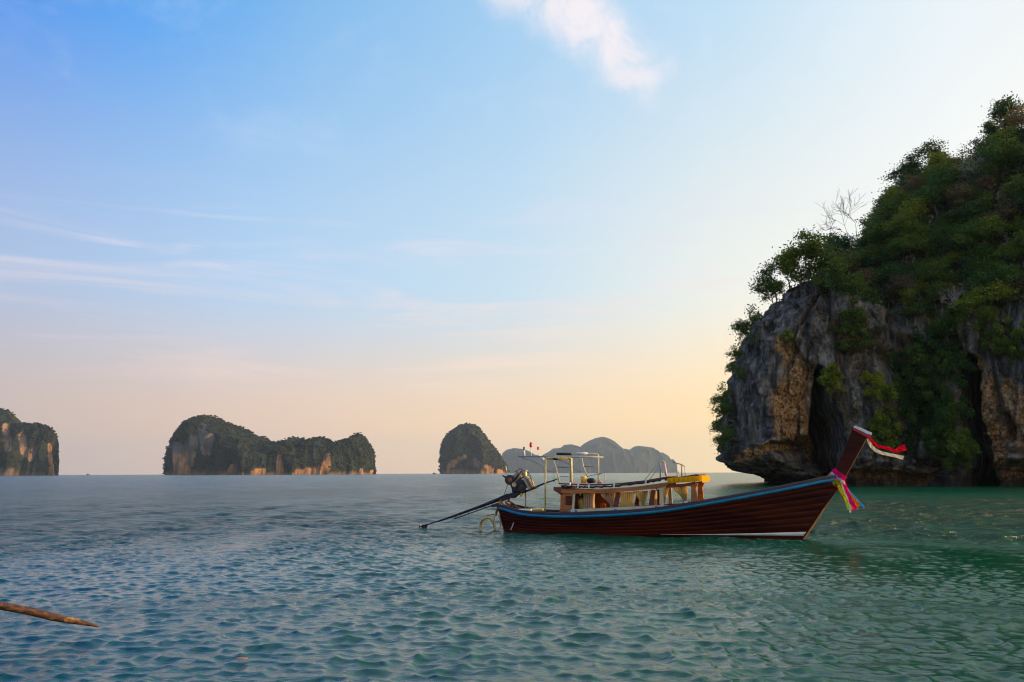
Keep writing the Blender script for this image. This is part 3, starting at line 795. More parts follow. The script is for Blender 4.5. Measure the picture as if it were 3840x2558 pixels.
# ================================================================== DISTANT ISLANDS
def island_mat(name, rock_a, rock_b, veg_a, veg_b):
    m = bpy.data.materials.new(name); m.use_nodes = True
    t = NT(m.node_tree); b = t.n['Principled BSDF']; b.inputs['Roughness'].default_value = 0.95; b.inputs['Specular IOR Level'].default_value = 0.1
    g = t.new('ShaderNodeNewGeometry'); pos = g.outputs['Position']
    rk = t.new('ShaderNodeAttribute', attribute_name='rock').outputs['Fac']
    n1 = t.noise(t.mapping(pos, scale=(1, 1, 0.3)), 0.035, 7, 0.68); n2 = t.noise(pos, 0.03, 6, 0.65)
    sun_mask = t.new('ShaderNodeAttribute', attribute_name='sun_warm').outputs['Fac']
    rock = t.mix(sun_mask, t.mix(t.smooth(n1, 0.38, 0.62), (0.075, 0.068, 0.07), (0.17, 0.145, 0.135)), t.mix(t.smooth(n1, 0.36, 0.60), rock_a, rock_b)); veg = t.mix(t.smooth(n2, 0.38, 0.62), veg_a, veg_b)  # orange tone paints sunlight on the rock, grey tone its shaded parts
    t.l.new(t.mix(rk, veg, rock), b.inputs['Base Color'])
    bn = t.new('ShaderNodeBump'); bn.inputs['Distance'].default_value = 10.0; bn.inputs['Strength'].default_value = 0.8
    t.l.new(t.noise(pos, 0.06, 6, 0.7), bn.inputs['Height']); t.l.new(bn.outputs[0], b.inputs['Normal'])
    return m
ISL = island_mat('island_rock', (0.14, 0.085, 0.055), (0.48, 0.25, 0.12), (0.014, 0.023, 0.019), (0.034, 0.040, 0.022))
ISL_T = island_mat('forest_green', (0.02, 0.03, 0.02), (0.04, 0.045, 0.02), (0.014, 0.023, 0.019), (0.034, 0.040, 0.022))
def island(name, lab, prof, Y, width, seed, rock_px=(), nu=420, trees=2600, thick_lab=None):
    """prof: (px, py) skyline; base at sea level. rock_px: bare rock patches (px,py,r) polylines"""
    pxs = np.array([p[0] for p in prof], float)
    tops = np.array([max(0.5, at(p[0], p[1], Y)[2]) for p in prof]); xs = np.array([at(p[0], 1770, Y)[0] for p in prof])
    u = np.linspace(0, 1, nu)
    # denser towards both ends so the flanks stay steep
    xsamp = xs[0] + (xs[-1]-xs[0])*(0.5-0.5*np.cos(u*math.pi))*0.5 + (xs[-1]-xs[0])*u*0.5
    top = np.interp(xsamp, xs, tops)
    top = (top + np.interp(xsamp+2, xs, tops) + np.interp(xsamp-2, xs, tops))/3
    nv = 130; th = np.linspace(0, math.pi, nv)
    cz = np.clip(np.sin(th), 0, 1)**0.55; cy = -np.sign(np.cos(th))*np.abs(np.cos(th))**0.75
    endw = np.sqrt(np.clip(1-(2*(xsamp-xs[0])/(xs[-1]-xs[0])-1)**2, 0.02, 1))
    X = xsamp[:, None]*np.ones(nv)[None]; Z = top[:, None]*cz[None] - 3*(1-np.sin(th))[None]
    Yv = Y + (width*endw)[:, None]*cy[None]*0.5
    k = (Y/2200)
    a = fbm(X/90/k, Yv/90/k, Z/110/k, 4, seed)
    fl = ridged(X/55/k, Yv/55/k, Z/160/k, 3, seed+7)
    taper = np.clip(Z/(12*k), 0, 1)
    ht = np.clip(1 - (cz[None]-0.85)/0.15, 0, 1)
    Yv = Yv + np.sign(cy)[None]*(40*a + 34*fl)*k*ht*endw[:, None]
    X = X + (11*fbm(X/60/k, Yv/60/k, Z/60/k, 3, seed+11)*endw[:, None])*k*taper*ht
    Z = Z + (2.6*fbm(X/22/k, Yv/22/k, Z/22/k, 3, seed+13))*k*taper*cz[None]
    V = np.stack([X, Yv, Z], -1)
    me = np_mesh(name, V.reshape(-1, 3), grid_faces(nu, nv))
    gx_, gy_ = proj(V)
    wn = fbm(X/30/k, Yv/30/k, Z/60/k, 4, seed+17)
    rock = np.zeros_like(X)
    for pts in rock_px:
        q = seg_dist(gx_+14*wn, gy_+14*wn, pts); rock = np.maximum(rock, 1-sstep(q, 0.75, 1.1))
    rock = np.clip(rock*(0.75+1.2*wn+0.35), 0, 1)*(Yv < Y+width*0.12)
    rock = np.maximum(rock, sstep(6*k-Z, 0, 3*k)*0.8)*(1.0 if rock_px else 0.0)
    attr(me, 'rock', rock); attr(me, 'sun_warm', sstep(gy_ + 14*wn, 1690, 1712) if prof[0][0] > 0 else np.clip(0.35 + sstep(gx_, 170, 185), 0, 1))  # mask for the sunlight coloured into the rock
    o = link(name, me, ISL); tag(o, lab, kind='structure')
    if trees:
        rg = np.random.default_rng(seed+50)
        fr = V[:, :int(nv*0.62)].reshape(-1, 3); rr = rock[:, :int(nv*0.62)].ravel()
        cand = np.nonzero((rr < 0.35) & (fr[:, 2] > 5*k))[0]; idx = rg.choice(cand, trees)
        c_ = fr[idx] + rg.normal(size=(trees, 3))*2.0*k
        ico = np.array([(0, 0, 1), (.89, 0, .45), (.28, .85, .45), (-.72, .53, .45), (-.72, -.53, .45), (.28, -.85, .45), (.72, .53, -.45), (-.28, .85, -.45), (-.89, 0, -.45), (-.28, -.85, -.45), (.72, -.53, -.45), (0, 0, -1)])
        icf = np.array([(0, 1, 2), (0, 2, 3), (0, 3, 4), (0, 4, 5), (0, 5, 1), (1, 6, 2), (2, 7, 3), (3, 8, 4), (4, 9, 5), (5, 10, 1), (6, 7, 2), (7, 8, 3), (8, 9, 4), (9, 10, 5), (10, 6, 1)])
        sz = (1.9+2.3*rg.random(trees))*k
        VV = c_[:, None, :] + ico[None]*sz[:, None, None]*(1+0.3*rg.normal(size=(trees, 12, 1))*0.6)*np.array((1, 1, .8))
        FF = (icf[None] + (np.arange(trees)*12)[:, None, None]).reshape(-1, 3)
        mt = np_mesh('forest', VV.reshape(-1, 3), FF)
        tag(link('forest', mt, ISL_T), thick_lab, kind='stuff')
island('rocky_island', 'left island, cut by the picture edge, with a sunlit pale rock flank',
       [(-260, 1783), (-220, 1640), (-120, 1560), (-40, 1535), (8, 1541), (22, 1556), (40, 1600), (50, 1604), (64, 1590), (90, 1592), (130, 1592), (165, 1602), (188, 1622), (198, 1650), (199, 1690), (203, 1730), (210, 1765), (213, 1784)], 2200, 90, 500,
       [[(188, 1670, 8), (188, 1770, 13)], [(20, 1600, 14), (30, 1680, 16)], [(0, 1772, 8), (50, 1772, 12)], [(80, 1630, 14), (95, 1700, 16)], [(135, 1670, 14), (110, 1720, 10)]], 300, 1800, 'tree cover of the left island')
island('rocky_island', 'long island with one high hump and three low peaks, dark with rock tinted sunlit orange at its foot',
       [(630, 1781), (628, 1760), (640, 1690), (660, 1640), (680, 1604), (700, 1585), (728, 1570), (750, 1563), (778, 1562), (798, 1568), (815, 1580), (840, 1588), (880, 1601), (920, 1622), (940, 1635), (965, 1637), (995, 1655), (1010, 1672), (1025, 1668), (1060, 1660), (1095, 1657), (1108, 1645), (1120, 1643), (1135, 1652), (1148, 1668), (1165, 1655), (1190, 1645), (1212, 1645), (1235, 1658), (1255, 1678), (1268, 1668), (1285, 1655), (1315, 1648), (1335, 1633), (1346, 1630), (1362, 1645), (1380, 1668), (1395, 1695), (1402, 1725), (1403, 1760), (1405, 1779)], 2300, 330, 520,
       [[(665, 1680, 26), (680, 1750, 30)], [(755, 1600, 20), (770, 1680, 18)], [(720, 1650, 26), (700, 1730, 30)], [(790, 1640, 18), (775, 1700, 14)], [(875, 1750, 10), (870, 1772, 14)], [(1050, 1712, 8), (1056, 1770, 15)], [(1232, 1705, 8), (1215, 1755, 26)], [(1120, 1768, 10), (1190, 1768, 12)], [(1350, 1760, 8), (1352, 1772, 8)], [(1395, 1768, 7), (1400, 1775, 7)], [(930, 1765, 6), (990, 1765, 10)]], 620, 4200, 'tree cover of the long island')
island('rocky_island', 'domed island with rock tinted sunlit orange low on its slopes, left of the far blue hills',
       [(1652, 1777), (1651, 1750), (1651, 1710), (1662, 1660), (1680, 1632), (1705, 1612), (1725, 1599), (1748, 1593), (1772, 1596), (1795, 1610), (1815, 1635), (1840, 1668), (1865, 1698), (1885, 1730), (1898, 1755), (1902, 1776)], 3300, 330, 540,
       [[(1680, 1752, 12), (1705, 1735, 14)], [(1722, 1720, 8), (1742, 1712, 10)], [(1790, 1740, 14), (1785, 1725, 8)], [(1835, 1755, 16), (1835, 1768, 16)], [(1872, 1768, 10), (1890, 1770, 6)]], 320, 2200, 'tree cover of the domed island')
island('far_hill', 'farthest island, a hazy blue chain of hills behind the boat',
       [(1868, 1776), (1878, 1722), (1885, 1700), (1900, 1688), (1925, 1681), (1955, 1683), (1980, 1690), (2005, 1706), (2030, 1712), (2050, 1700), (2075, 1684), (2105, 1680), (2115, 1670), (2140, 1668), (2165, 1674), (2185, 1682), (2195, 1662), (2210, 1655), (2235, 1644), (2260, 1640), (2282, 1648), (2305, 1668), (2325, 1692), (2335, 1684), (2350, 1688), (2370, 1686), (2390, 1673), (2415, 1675), (2445, 1680), (2470, 1698), (2480, 1698), (2500, 1710), (2512, 1732), (2520, 1722), (2530, 1738), (2540, 1774)], 9600, 1300, 560,
       [], 420, 0)


# ================================================================== LONGTAIL BOAT
BO = np.array((-0.39, 27.3, 0.0)); BU = np.array((9.08, -3.7, 0)); BU = BU/np.linalg.norm(BU)
BN = np.array((-BU[1], BU[0], 0.0))                    # local +y, away from the camera
BRZ = math.atan2(BU[1], BU[0])
def lp(px, py, y=0.0):
    """boat-local point on the plane local y = const, seen at photo pixel (px,py)"""
    d = ray(px, py); k = ((BO - CPOS)@BN + y)/(d@BN); P = CPOS + d*k - BO
    return Vector((P@BU, y, P[2]))
def lps(pts, y=0.0): return [lp(a, b, y) for a, b in pts]

WOOD_D = mat('hull_maroon', (0.078, 0.010, 0.003), 0.5, 0.45, 1.3, 0.003, 14, stretch=(0.25, 1, 3), col2=(0.026, 0.003, 0.002), spec=0.14)
WOOD_O = mat('varnished_wood', (0.42, 0.13, 0.025), 0.35, 0.35, 2.2, 0.003, 18, stretch=(0.5, 1, 3))
WOOD_R = mat('red_brown_wood', (0.16, 0.022, 0.010), 0.38, 0.35, 2.0, 0.003, 16, stretch=(0.4, 1, 3))
WOOD_T = mat('raw_timber', (0.36, 0.18, 0.06), 0.6, 0.35, 3.0, 0.004, 16)
DARK_W = mat('dark_gunwale', (0.030, 0.012, 0.010), 0.45, 0.4, 2.5)
BLUE = mat('blue_paint', (0.003, 0.18, 0.34), 0.5, 0.18, 3.0, 0.001, 20)
WHITE_P = mat('white_paint', (0.72, 0.70, 0.66), 0.45, 0.12, 4.0)
CREAM = mat('cream_paint', (0.58, 0.52, 0.36), 0.45, 0.14, 4.0, 0.002, 16)
YELL_P = mat('yellow_paint', (0.78, 0.46, 0.04), 0.4, 0.2, 5.0)
YELL_W = mat('weathered_yellow_tube', (0.66, 0.52, 0.20), 0.45, 0.3, 6.0)
GREY_T = mat('grey_tube', (0.22, 0.22, 0.24), 0.4, 0.25, 6.0, metal=0.4)
BLACK = mat('black_rubber', (0.012, 0.012, 0.014), 0.6, 0.3, 6.0)
METAL_D = mat('oily_engine_metal', (0.035, 0.035, 0.042), 0.42, 0.5, 7.0, 0.004, 22, metal=0.55)
METAL_L = mat('cast_engine_metal', (0.42, 0.33, 0.22), 0.45, 0.4, 8.0, 0.004, 24, metal=0.35)
RUST = mat('rusty_metal', (0.28, 0.10, 0.035), 0.75, 0.5, 9.0, 0.003, 30)
RED_P = mat('red_paint', (0.48, 0.012, 0.016), 0.45, 0.2, 5.0)
CANVAS = mat('deck_canvas', (0.66, 0.58, 0.42), 0.8, 0.15, 5.0)
CLIPB = mat('blue_clip', (0.01, 0.20, 0.50), 0.4)
CURT_G = fabric('golden_curtain', (1.0, 0.78, 0.42), 0.75)
CURT_S = fabric('sheer_curtain', (0.80, 0.64, 0.52), 0.65)
CLOTH_Y = fabric('yellow_cloth', (1.0, 0.52, 0.012), 0.5, 0.03)
LOUVRE = mat('dark_louvre', (0.06, 0.035, 0.03), 0.5)

boat = empty('longtail_boat', tuple(BO), BRZ)
tag(boat, 'maroon wooden longtail boat with blue stripe, curtained cabin and tall ribboned prow', 'boat')

HB = [(0, .50), (.06, .60), (.18, .78), (.34, .92), (.50, .93), (.64, .82), (.76, .62), (.87, .36), (.95, .16), (1.0, .045)]
def hb(u): return float(np.interp(u, *zip(*HB)))
S_END = lp(3142, 1796).x
_sheer_px = [(1866, 1888), (1885, 1897), (1910, 1908), (1945, 1917), (2000, 1922), (2060, 1925), (2150, 1926), (2300, 1920), (2460, 1908), (2600, 1886), (2740, 1861), (2847, 1841), (2960, 1819), (3060, 1798), (3125, 1783)]
_SH = []
for a_, b_ in _sheer_px:
    s_ = 0.0
    for _ in range(8):
        q_ = lp(a_, b_, -hb(min(1, max(0, s_/S_END)))); s_ = q_.x
    _SH.append((s_, q_.z))
_SH[0] = (_SH[0][0], _SH[0][1])
def zs(s_):
    a, b_ = zip(*_SH); v = float(np.interp(s_, a, b_))
    v2_ = (float(np.interp(s_-.35, a, b_)) + float(np.interp(s_+.35, a, b_)) + v)/3
    return v2_
_stem = [lp(*q) for q in ((3020, 2015), (3057, 1960), (3100, 1893), (3137, 1834), (3152, 1812))]
def s_stem(z):
    zz_ = [q.z for q in _stem]; ss_ = [q.x for q in _stem]
    if z < zz_[0]: return ss_[0] + (z-zz_[0])*(ss_[1]-ss_[0])/(zz_[1]-zz_[0])
    return float(np.interp(z, zz_, ss_))
def s_stern(z): return _SH[0][0] + 0.05 + max(0, (0.75-z))*0.20
ZK = -0.42
def hull_pt(u, f, side=-1, off=0.0):
    z = 0.5; s_ = 0
    for _ in range(6):
        s_ = s_stern(z) + (s_stem(z)-s_stern(z))*u
        z = ZK + (zs(s_)-ZK)*f
    p_ = 0.34 + 0.75*max(0, u-0.35)**1.2
    wd = hb(u)*max(f, 0.001)**p_
    return Vector((s_, side*(wd+off), z))
US = [i/60 for i in range(61)]
# hull shell with deck
mb = MB()
FS = [0, .03, .08, .16, .26, .38, .5, .62, .74, .86, 1.0]
L = [[mb.bm.verts.new(hull_pt(u, f, -1)) for f in FS] for u in US]; Rt = [[mb.bm.verts.new(hull_pt(u, f, 1)) for f in FS] for u in US]
for G in (L, Rt):
    for i_ in range(60):
        for j_ in range(len(FS)-1): mb.bm.faces.new((G[i_][j_], G[i_+1][j_], G[i_+1][j_+1], G[i_][j_+1])).smooth = True
mb.bm.faces.new([L[0][j_] for j_ in range(len(FS))] + [Rt[0][j_] for j_ in range(len(FS)-1, -1, -1)])
for i_ in range(60): mb.bm.faces.new((L[i_][0], Rt[i_][0], Rt[i_+1][0], L[i_+1][0]))
hull = mb.build('hull', WOOD_D, boat)
# strakes, each a plank of its own with a recessed joint
ED = [.33, .42, .505, .59, .675, .76, .845, .905]
for side in (-1, 1):
    for a_, b_ in zip(ED[:-1], ED[1:]):
        mb = MB(); g_ = (b_-a_)*0.09
        rows = []
        for u in US:
            uu = 0.004 + 0.986*u
            rows.append([hull_pt(uu, a_+g_*.05, side, 0.009), hull_pt(uu, a_+g_*.4, side, 0.013), hull_pt(uu, (a_+b_)/2, side, 0.014), hull_pt(uu, b_-g_*.4, side, 0.013), hull_pt(uu, b_-g_*.05, side, 0.009)])
        mb.sheet(rows); mb.build('plank', WOOD_D, hull)
# deck planks below the gunwale
dk = MB()
for i_ in range(58):
    u0, u1 = i_/60, (i_+1)/60
    f_ = .80
    a_, b_, c_, d_ = hull_pt(u0, f_, -1), hull_pt(u1, f_, -1), hull_pt(u1, f_, 1), hull_pt(u0, f_, 1)
    for q in (a_, b_): q.y += .03
    for q in (c_, d_): q.y -= .03
    e = (b_ - a_).normalized()*0.012
    dk.poly([a_+e, b_-e, c_-e, d_+e])
tag(dk.build('deck', WOOD_T, boat))
for side, nm in ((-1, 'gunwale'), (1, 'gunwale')):
    mb = MB(); rows = []
    for i_ in range(81):
        u = i_/80; p = hull_pt(u, 1.0, side); w_ = min(0.06, hb(u)*.8)
        rows.append([p + Vector((0, side*.022, -.05)), p + Vector((0, side*.026, .028)), p + Vector((0, -side*w_, .034)), p + Vector((0, -side*w_, -.05)), p + Vector((0, side*.022, -.05))])
    mb.sheet(rows); mb.build(nm, DARK_W, boat)
    mb = MB(); rows = []
    for i_ in range(81):
        u = i_/80*0.985; p = hull_pt(u, 1.0, side); q = hull_pt(u, .93, side)
        h_ = 0.085
        dn = Vector((0, 0, -1))
        lo = Vector((p.x, q.y, p.z-.06-h_))
        rows.append([Vector((p.x, p.y + side*.012, p.z-.055)), Vector((p.x, p.y + side*.045, p.z-.068)), Vector((p.x, q.y + side*.050, p.z-.06-h_+.012)), Vector((p.x, q.y + side*.012, p.z-.06-h_))])
    mb.sheet(rows); mb.build('rub_rail', BLUE, boat)
# white boot stripe widening towards the bow
def f_at(u, z):
    lo, hi = 0.0, 1.0
    for _ in range(24):
        m_ = (lo+hi)/2
        if hull_pt(u, m_).z < z: lo = m_
        else: hi = m_
    return lo
for side in (-1, 1):
    mb = MB(); rows = []
    for i_ in range(41):
        u = .56 + .432*i_/40; t_ = i_/40
        z0, z1 = 0.055 + .02*t_, 0.066 + 0.130*t_**1.6
        rows.append([hull_pt(u, f_at(u, z0 + (z1-z0)*k_), side, .024) for k_ in (0, .5, 1)])
    mb.sheet(rows, 0.004, (0, -side, 0)); mb.build('boot_stripe', WHITE_P, boat)
# transom
mb = MB(); z_top = zs(_SH[0][0])
mb.sheet([[hull_pt(0, f, -1) + Vector((-.02, 0, 0)), hull_pt(0, f, 1) + Vector((-.02, 0, 0))] for f in FS[2:]], 0.03, (-1, 0, 0)); mb.build('transom', WOOD_R, boat)
# prow post: a tall plank carried up from the stem
pw = 0.058
poly = [(q.x, q.z) for q in lps([(3088, 1908), (3085, 1818), (3112, 1790), (3132, 1758), (3160, 1700), (3178, 1654), (3199, 1604), (3262, 1630), (3251, 1641), (3210, 1716), (3166, 1796), (3139, 1840)])]
mb = MB(); mb.prism(poly, lambda p: (p[0], -pw, p[1]), lambda p: (p[0], pw, p[1])); mb.build('prow_post', WOOD_D, boat, 0.012)
edge = lps([(3013, 2024), (3021, 2014), (3057, 1961), (3100, 1894), (3139, 1835), (3167, 1792), (3211, 1712), (3252, 1638)])
mb = MB()
for a_, b_ in zip(edge[:-1], edge[1:]): mb.bar(a_, b_, 0.075, 0.045, (1, 0, 0.6))
mb.build('stem_edge', mat('stem_wood', (.58, .20, .03), .5, .2, 3), boat)
cap_b = [(q.x, q.z) for q in lps([(3198, 1612), (3203, 1600), (3258, 1624), (3268, 1634), (3262, 1646), (3250, 1640)])]
mb = MB(); mb.prism(cap_b, lambda p: (p[0], -pw-.012, p[1]), lambda p: (p[0], pw+.012, p[1])); mb.build('prow_cap', RED_P, boat, 0.006)
cap_t = [(q.x, q.z) for q in lps([(3200, 1603), (3204, 1597), (3230, 1605), (3256, 1618), (3270, 1623), (3268, 1632), (3252, 1628)])]
mb = MB(); mb.prism(cap_t, lambda p: (p[0], -pw-.02, p[1]), lambda p: (p[0], pw+.02, p[1])); mb.build('cap_rim', WHITE_P, boat, 0.005)

# ---- cabin -------------------------------------------------------------
YN = 0.62
cab = MB()
sill = lps([(2100, 1924), (2300, 1921), (2500, 1905), (2610, 1889)], -YN)
for sd in (-1, 1):
    for a_, b_ in zip(sill[:-1], sill[1:]):
        cab.bar((a_.x, sd*YN, a_.z+.01), (b_.x, sd*YN, b_.z+.01), .05, .07)
cabin = cab.build('cabin', WOOD_R, boat)
def slab(name, px_top, y0, y1, th, m_, parent=cabin, yref=None, bev=0.0):
    top = lps(px_top, yref if yref is not None else y0)
    mb = MB(); n_ = len(top)
    poly_ = [(q.x, q.z) for q in top] + [(q.x, q.z-th) for q in reversed(top)]
    mb.prism(poly_, lambda p: (p[0], y0, p[1]), lambda p: (p[0], y1, p[1]))
    return mb.build(name, m_, parent, bev)
RT = [(2094, 1811), (2150, 1814), (2208, 1816), (2270, 1815), (2330, 1811), (2418, 1801), (2470, 1792), (2509, 1786)]
slab('roof_panel', RT, -.70, .70, .045, WOOD_R, bev=.008)
FA = [(2080, 1826), (2104, 1833), (2150, 1836), (2240, 1836), (2330, 1831), (2410, 1822), (2460, 1815), (2503, 1808)]
slab('fascia', FA, -.73, -.66, .115, WOOD_O, yref=-.7)
slab('fascia', FA, .66, .73, .115, WOOD_O, yref=-.7)
slab('ceiling', FA, -.655, .655, .03, WOOD_T, yref=-.7)
mb = MB(); a_ = lp(2079, 1826, -.7)
mb.hexa([(a_.x-.02, -.74, a_.z-.10), (a_.x+.24, -.74, a_.z-.26), (a_.x+.24, .74, a_.z-.26), (a_.x-.02, .74, a_.z-.10), (a_.x-.02, -.74, a_.z), (a_.x+.24, -.74, a_.z-.01), (a_.x+.24, .74, a_.z-.01), (a_.x-.02, .74, a_.z)])
mb.build('aft_eave', WOOD_R, cabin, .01)
# rolled rain flaps lashed along the eave
for x0, x1, y0, y1 in ((2104, 2166, 1822, 1826), (2170, 2208, 1826, 1827), (2212, 2300, 1827, 1824), (2306, 2420, 1823, 1810), (2424, 2478, 1809, 1801)):
    p0, p1 = lp(x0, y0, -.74), lp(x1, y1, -.74); mb = MB()
    pts = [p0.lerp(p1, k/8) + Vector((0, 0, -.012*math.sin(k*2.1))) for k in range(9)]
    mb.tube(pts, [.028+.006*math.sin(k*1.7) for k in range(9)], 8); mb.build('rolled_flap', BLACK, cabin)
for x0, y0 in ((2138, 1816), (2168, 1822), (2209, 1824), (2303, 1820), (2422, 1806)):
    p = lp(x0, y0, -.745); mb = MB(); mb.box(p, (.045, .07, .11)); mb.build('flap_strap', WHITE_P, cabin)
# window frame
def bar_px(name, a, b, wd, hg, m_, y, parent=cabin, far=True):
    for sd in ((1, -1) if far else (1,)):
        p, q = lp(*a, y), lp(*b, y); p.y *= sd; q.y *= sd
        mb = MB(); mb.bar(p, q, wd, hg); mb.build(name, m_, parent, .004)
bar_px('window_rail', (2140, 1847), (2493, 1825), .035, .105, CREAM, -.665)
bar_px('window_rail', (2140, 1916), (2502, 1899), .035, .085, CREAM, -.665)
bar_px('window_post', (2153, 1853), (2149, 1911), .04, .07, CREAM, -.662)
bar_px('window_post', (2479, 1833), (2483, 1896), .04, .11, CREAM, -.662)
for c_ in ((2146, 1840), (2490, 1816), (2136, 1917), (2160, 1916), (2309, 1912), (2462, 1902), (2494, 1900)):
    p = lp(*c_, -.69); mb = MB(); mb.tube([p+Vector((0, .03, 0)), p+Vector((0, -.02, 0))], .038, 8); mb.build('blue_clip', CLIPB, cabin)
for c_ in ((2176, 1852), (2278, 1850), (2378, 1844), (2462, 1834)):
    p = lp(*c_, -.69); mb = MB(); mb.tube([p+Vector((0, .02, .05)), p+Vector((0, -.01, -.05))], .022, 6); mb.build('frame_clamp', GREY_T, cabin)
# inner posts
for (a, b, y) in (((2320, 1846), (2308, 1908), -.60), ((2451, 1838), (2441, 1898), -.58), ((2468, 1836), (2466, 1896), .52), ((2176, 1852), (2170, 1908), .58), ((2395, 1842), (2388, 1902), .60)):
    mb = MB(); mb.bar(lp(*a, y), lp(*b, y), .09, .13, (1, 0, 0)); mb.build('post', WOOD_R, cabin, .008)
# aft bulkhead: side return, louvred window and door opening
poly_ = [(q.x, q.z) for q in lps([(2103, 1842), (2150, 1840), (2148, 1922), (2098, 1924), (2102, 1900)], -.62)]
for sd in (-1, 1):
    mb = MB(); y0, y1 = sd*.60, sd*.645; mb.prism(poly_, lambda p: (p[0], y0, p[1]), lambda p: (p[0], y1, p[1])); mb.build('side_wall', WOOD_O, cabin, .005)
p0, p1 = lp(2121, 1860, -.65), lp(2145, 1894, -.65)
mb = MB(); mb.box((p0+p1)/2, (abs(p1.x-p0.x), .02, abs(p0.z-p1.z))); lw = mb.build('louvre_window', LOUVRE, cabin)
for k in range(6):
    z_ = p1.z + (p0.z-p1.z)*(k+.5)/6; mb = MB(); mb.box(((p0.x+p1.x)/2, -.667, z_), (abs(p1.x-p0.x)-.02, .016, .028), Matrix.Rotation(.5, 3, 'X')); mb.build('louvre_slat', WOOD_R, cabin)
a_ = lp(2103, 1842, -.62); b_ = lp(2098, 1924, -.62)
for y0, y1 in ((-.60, -.26), (.26, .60)):
    mb = MB(); mb.box((a_.x+.02, (y0+y1)/2, (a_.z+b_.z)/2), (.035, y1-y0, a_.z-b_.z)); mb.build('bulkhead', WOOD_O, cabin, .004)
# forward shelter with yellow cloth
RF = [(2492, 1797), (2530, 1790), (2575, 1784), (2612, 1778), (2622, 1781)]
slab('roof_panel', RF, -.70, .70, .05, WOOD_R, bev=.008)
rows = []
for i_ in range(41):
    t_ = i_/40; c_ = lp(2503 + 129*t_, 1800 - 9*t_, -.74)
    wv = .020*math.sin(i_*1.15) + .008*math.sin(i_*2.7)
    rows.append([c_ + Vector((0, .03, .055)), c_ + Vector((0, -.015+wv, .03)), c_ + Vector((0, -.035+wv*1.3, -.07)), c_ + Vector((0, -.03+wv, -.105))])
mb = MB(); mb.sheet(rows); mb.build('yellow_valance', CLOTH_Y, cabin)
rows2 = []
e_ = lp(2632, 1791, -.74)
for i_ in range(31):
    t_ = i_/30; wv = .01*math.sin(i_*2.2)
    c_ = Vector((e_.x + wv + 0.02*math.sin(math.pi*t_), -.74 + 1.48*t_, e_.z+.02))
    rows2.append([c_ + Vector((-.04, 0, .04)), c_, c_ + Vector((.01, 0, -.08)), c_ + Vector((0, 0, -.15))])
mb = MB(); mb.sheet(rows2); mb.build('yellow_valance', CLOTH_Y, cabin)
slab('lintel', [(2500, 1818), (2560, 1815), (2608, 1806)], -.66, -.58, .09, WOOD_R, yref=-.62)
slab('lintel', [(2500, 1818), (2560, 1815), (2608, 1806)], .58, .66, .09, WOOD_R, yref=-.62)
for sd in (1, -1):
    top, bot = lp(2604, 1812, -.62), lp(2604, 1888, -.62)
    mb = MB(); y0, y1 = sd*.56, sd*.66
    w0, w1, w2 = .085, .07, .10; zm = bot.z + (top.z-bot.z)*.75
    pl = [(bot.x-w2, bot.z), (bot.x+w2, bot.z), (bot.x+w1, zm), (bot.x+w0+.05, top.z), (bot.x-w0-.05, top.z), (bot.x-w1, zm)]
    mb.prism(pl, lambda p: (p[0], y0, p[1]), lambda p: (p[0], y1, p[1])); mb.build('front_post', WOOD_O, cabin, .01)
# curtains
def curtain(x0, x1, ytop, ybot, y, m_, tie=None, folds=6, gather=0.0):
    """pleated cloth; tie=(px,py) pulls the foot of the curtain to that point"""
    nI, nJ = 48, 14; rows = []
    for i_ in range(nI+1):
        u = i_/nI; row = []
        for j_ in range(nJ+1):
            v = j_/nJ
            yt = ytop[0] + (ytop[1]-ytop[0])*u; yb = ybot[0] + (ybot[1]-ybot[0])*u
            px_ = x0 + (x1-x0)*u; py_ = yt + (yb-yt)*v
            if tie:
                k_ = sstep(np.array(v), 0.0, 1.0)*0.86
                px_ = px_*(1-k_) + (tie[0] + (u-.5)*5)*k_
            elif gather: px_ = px_ + ((x0+x1)/2-px_)*gather*math.sin(math.pi*v)
            q = lp(px_, py_, y); q.y += .05*math.sin(u*folds*2*math.pi + .6*math.sin(3*v)) + .01*math.sin(9*u+4*v)
            row.append(q)
        rows.append(row)
    mb = MB(); mb.sheet(rows); return mb.build('curtain', m_, cabin)
curtain(2186, 2228, (1853, 1852), (1908, 1907), -.55, CURT_S, folds=5)
curtain(2212, 2232, (1852, 1852), (1905, 1904), -.50, CURT_G, folds=3, gather=.3)
curtain(2252, 2310, (1852, 1849), (1904, 1902), -.55, CURT_S, tie=(2303, 1902), folds=6)
curtain(2286, 2312, (1849, 1848), (1903, 1902), -.50, CURT_G, folds=3, gather=.35)
curtain(2326, 2376, (1847, 1844), (1903, 1900), -.55, CURT_G, folds=7)
curtain(2380, 2430, (1844, 1840), (1900, 1897), -.55, CURT_G, tie=(2414, 1898), folds=7)
curtain(2205, 2232, (1853, 1850), (1908, 1902), .54, CURT_S, folds=3)
curtain(2434, 2464, (1840, 1838), (1898, 1897), -.50, CURT_G, folds=4)
curtain(2486, 2512, (1824, 1822), (1888, 1887), -.54, CURT_G, tie=(2488, 1888), folds=4)
curtain(2518, 2582, (1822, 1812), (1880, 1878), -.54, CURT_G, tie=(2572, 1880), folds=8)
curtain(2528, 2580, (1822, 1814), (1882, 1880), .54, CURT_S, tie=(2568, 1880), folds=6)
mb = MB(); p = lp(2572, 1880, -.56); mb.box(p+Vector((0, 0, -.03)), (.10, .05, .07)); mb.build('curtain_tie', WHITE_P, cabin, .01)
pf = lps([(2176, 1850), (2318, 1846), (2312, 1906), (2170, 1910)], .60)
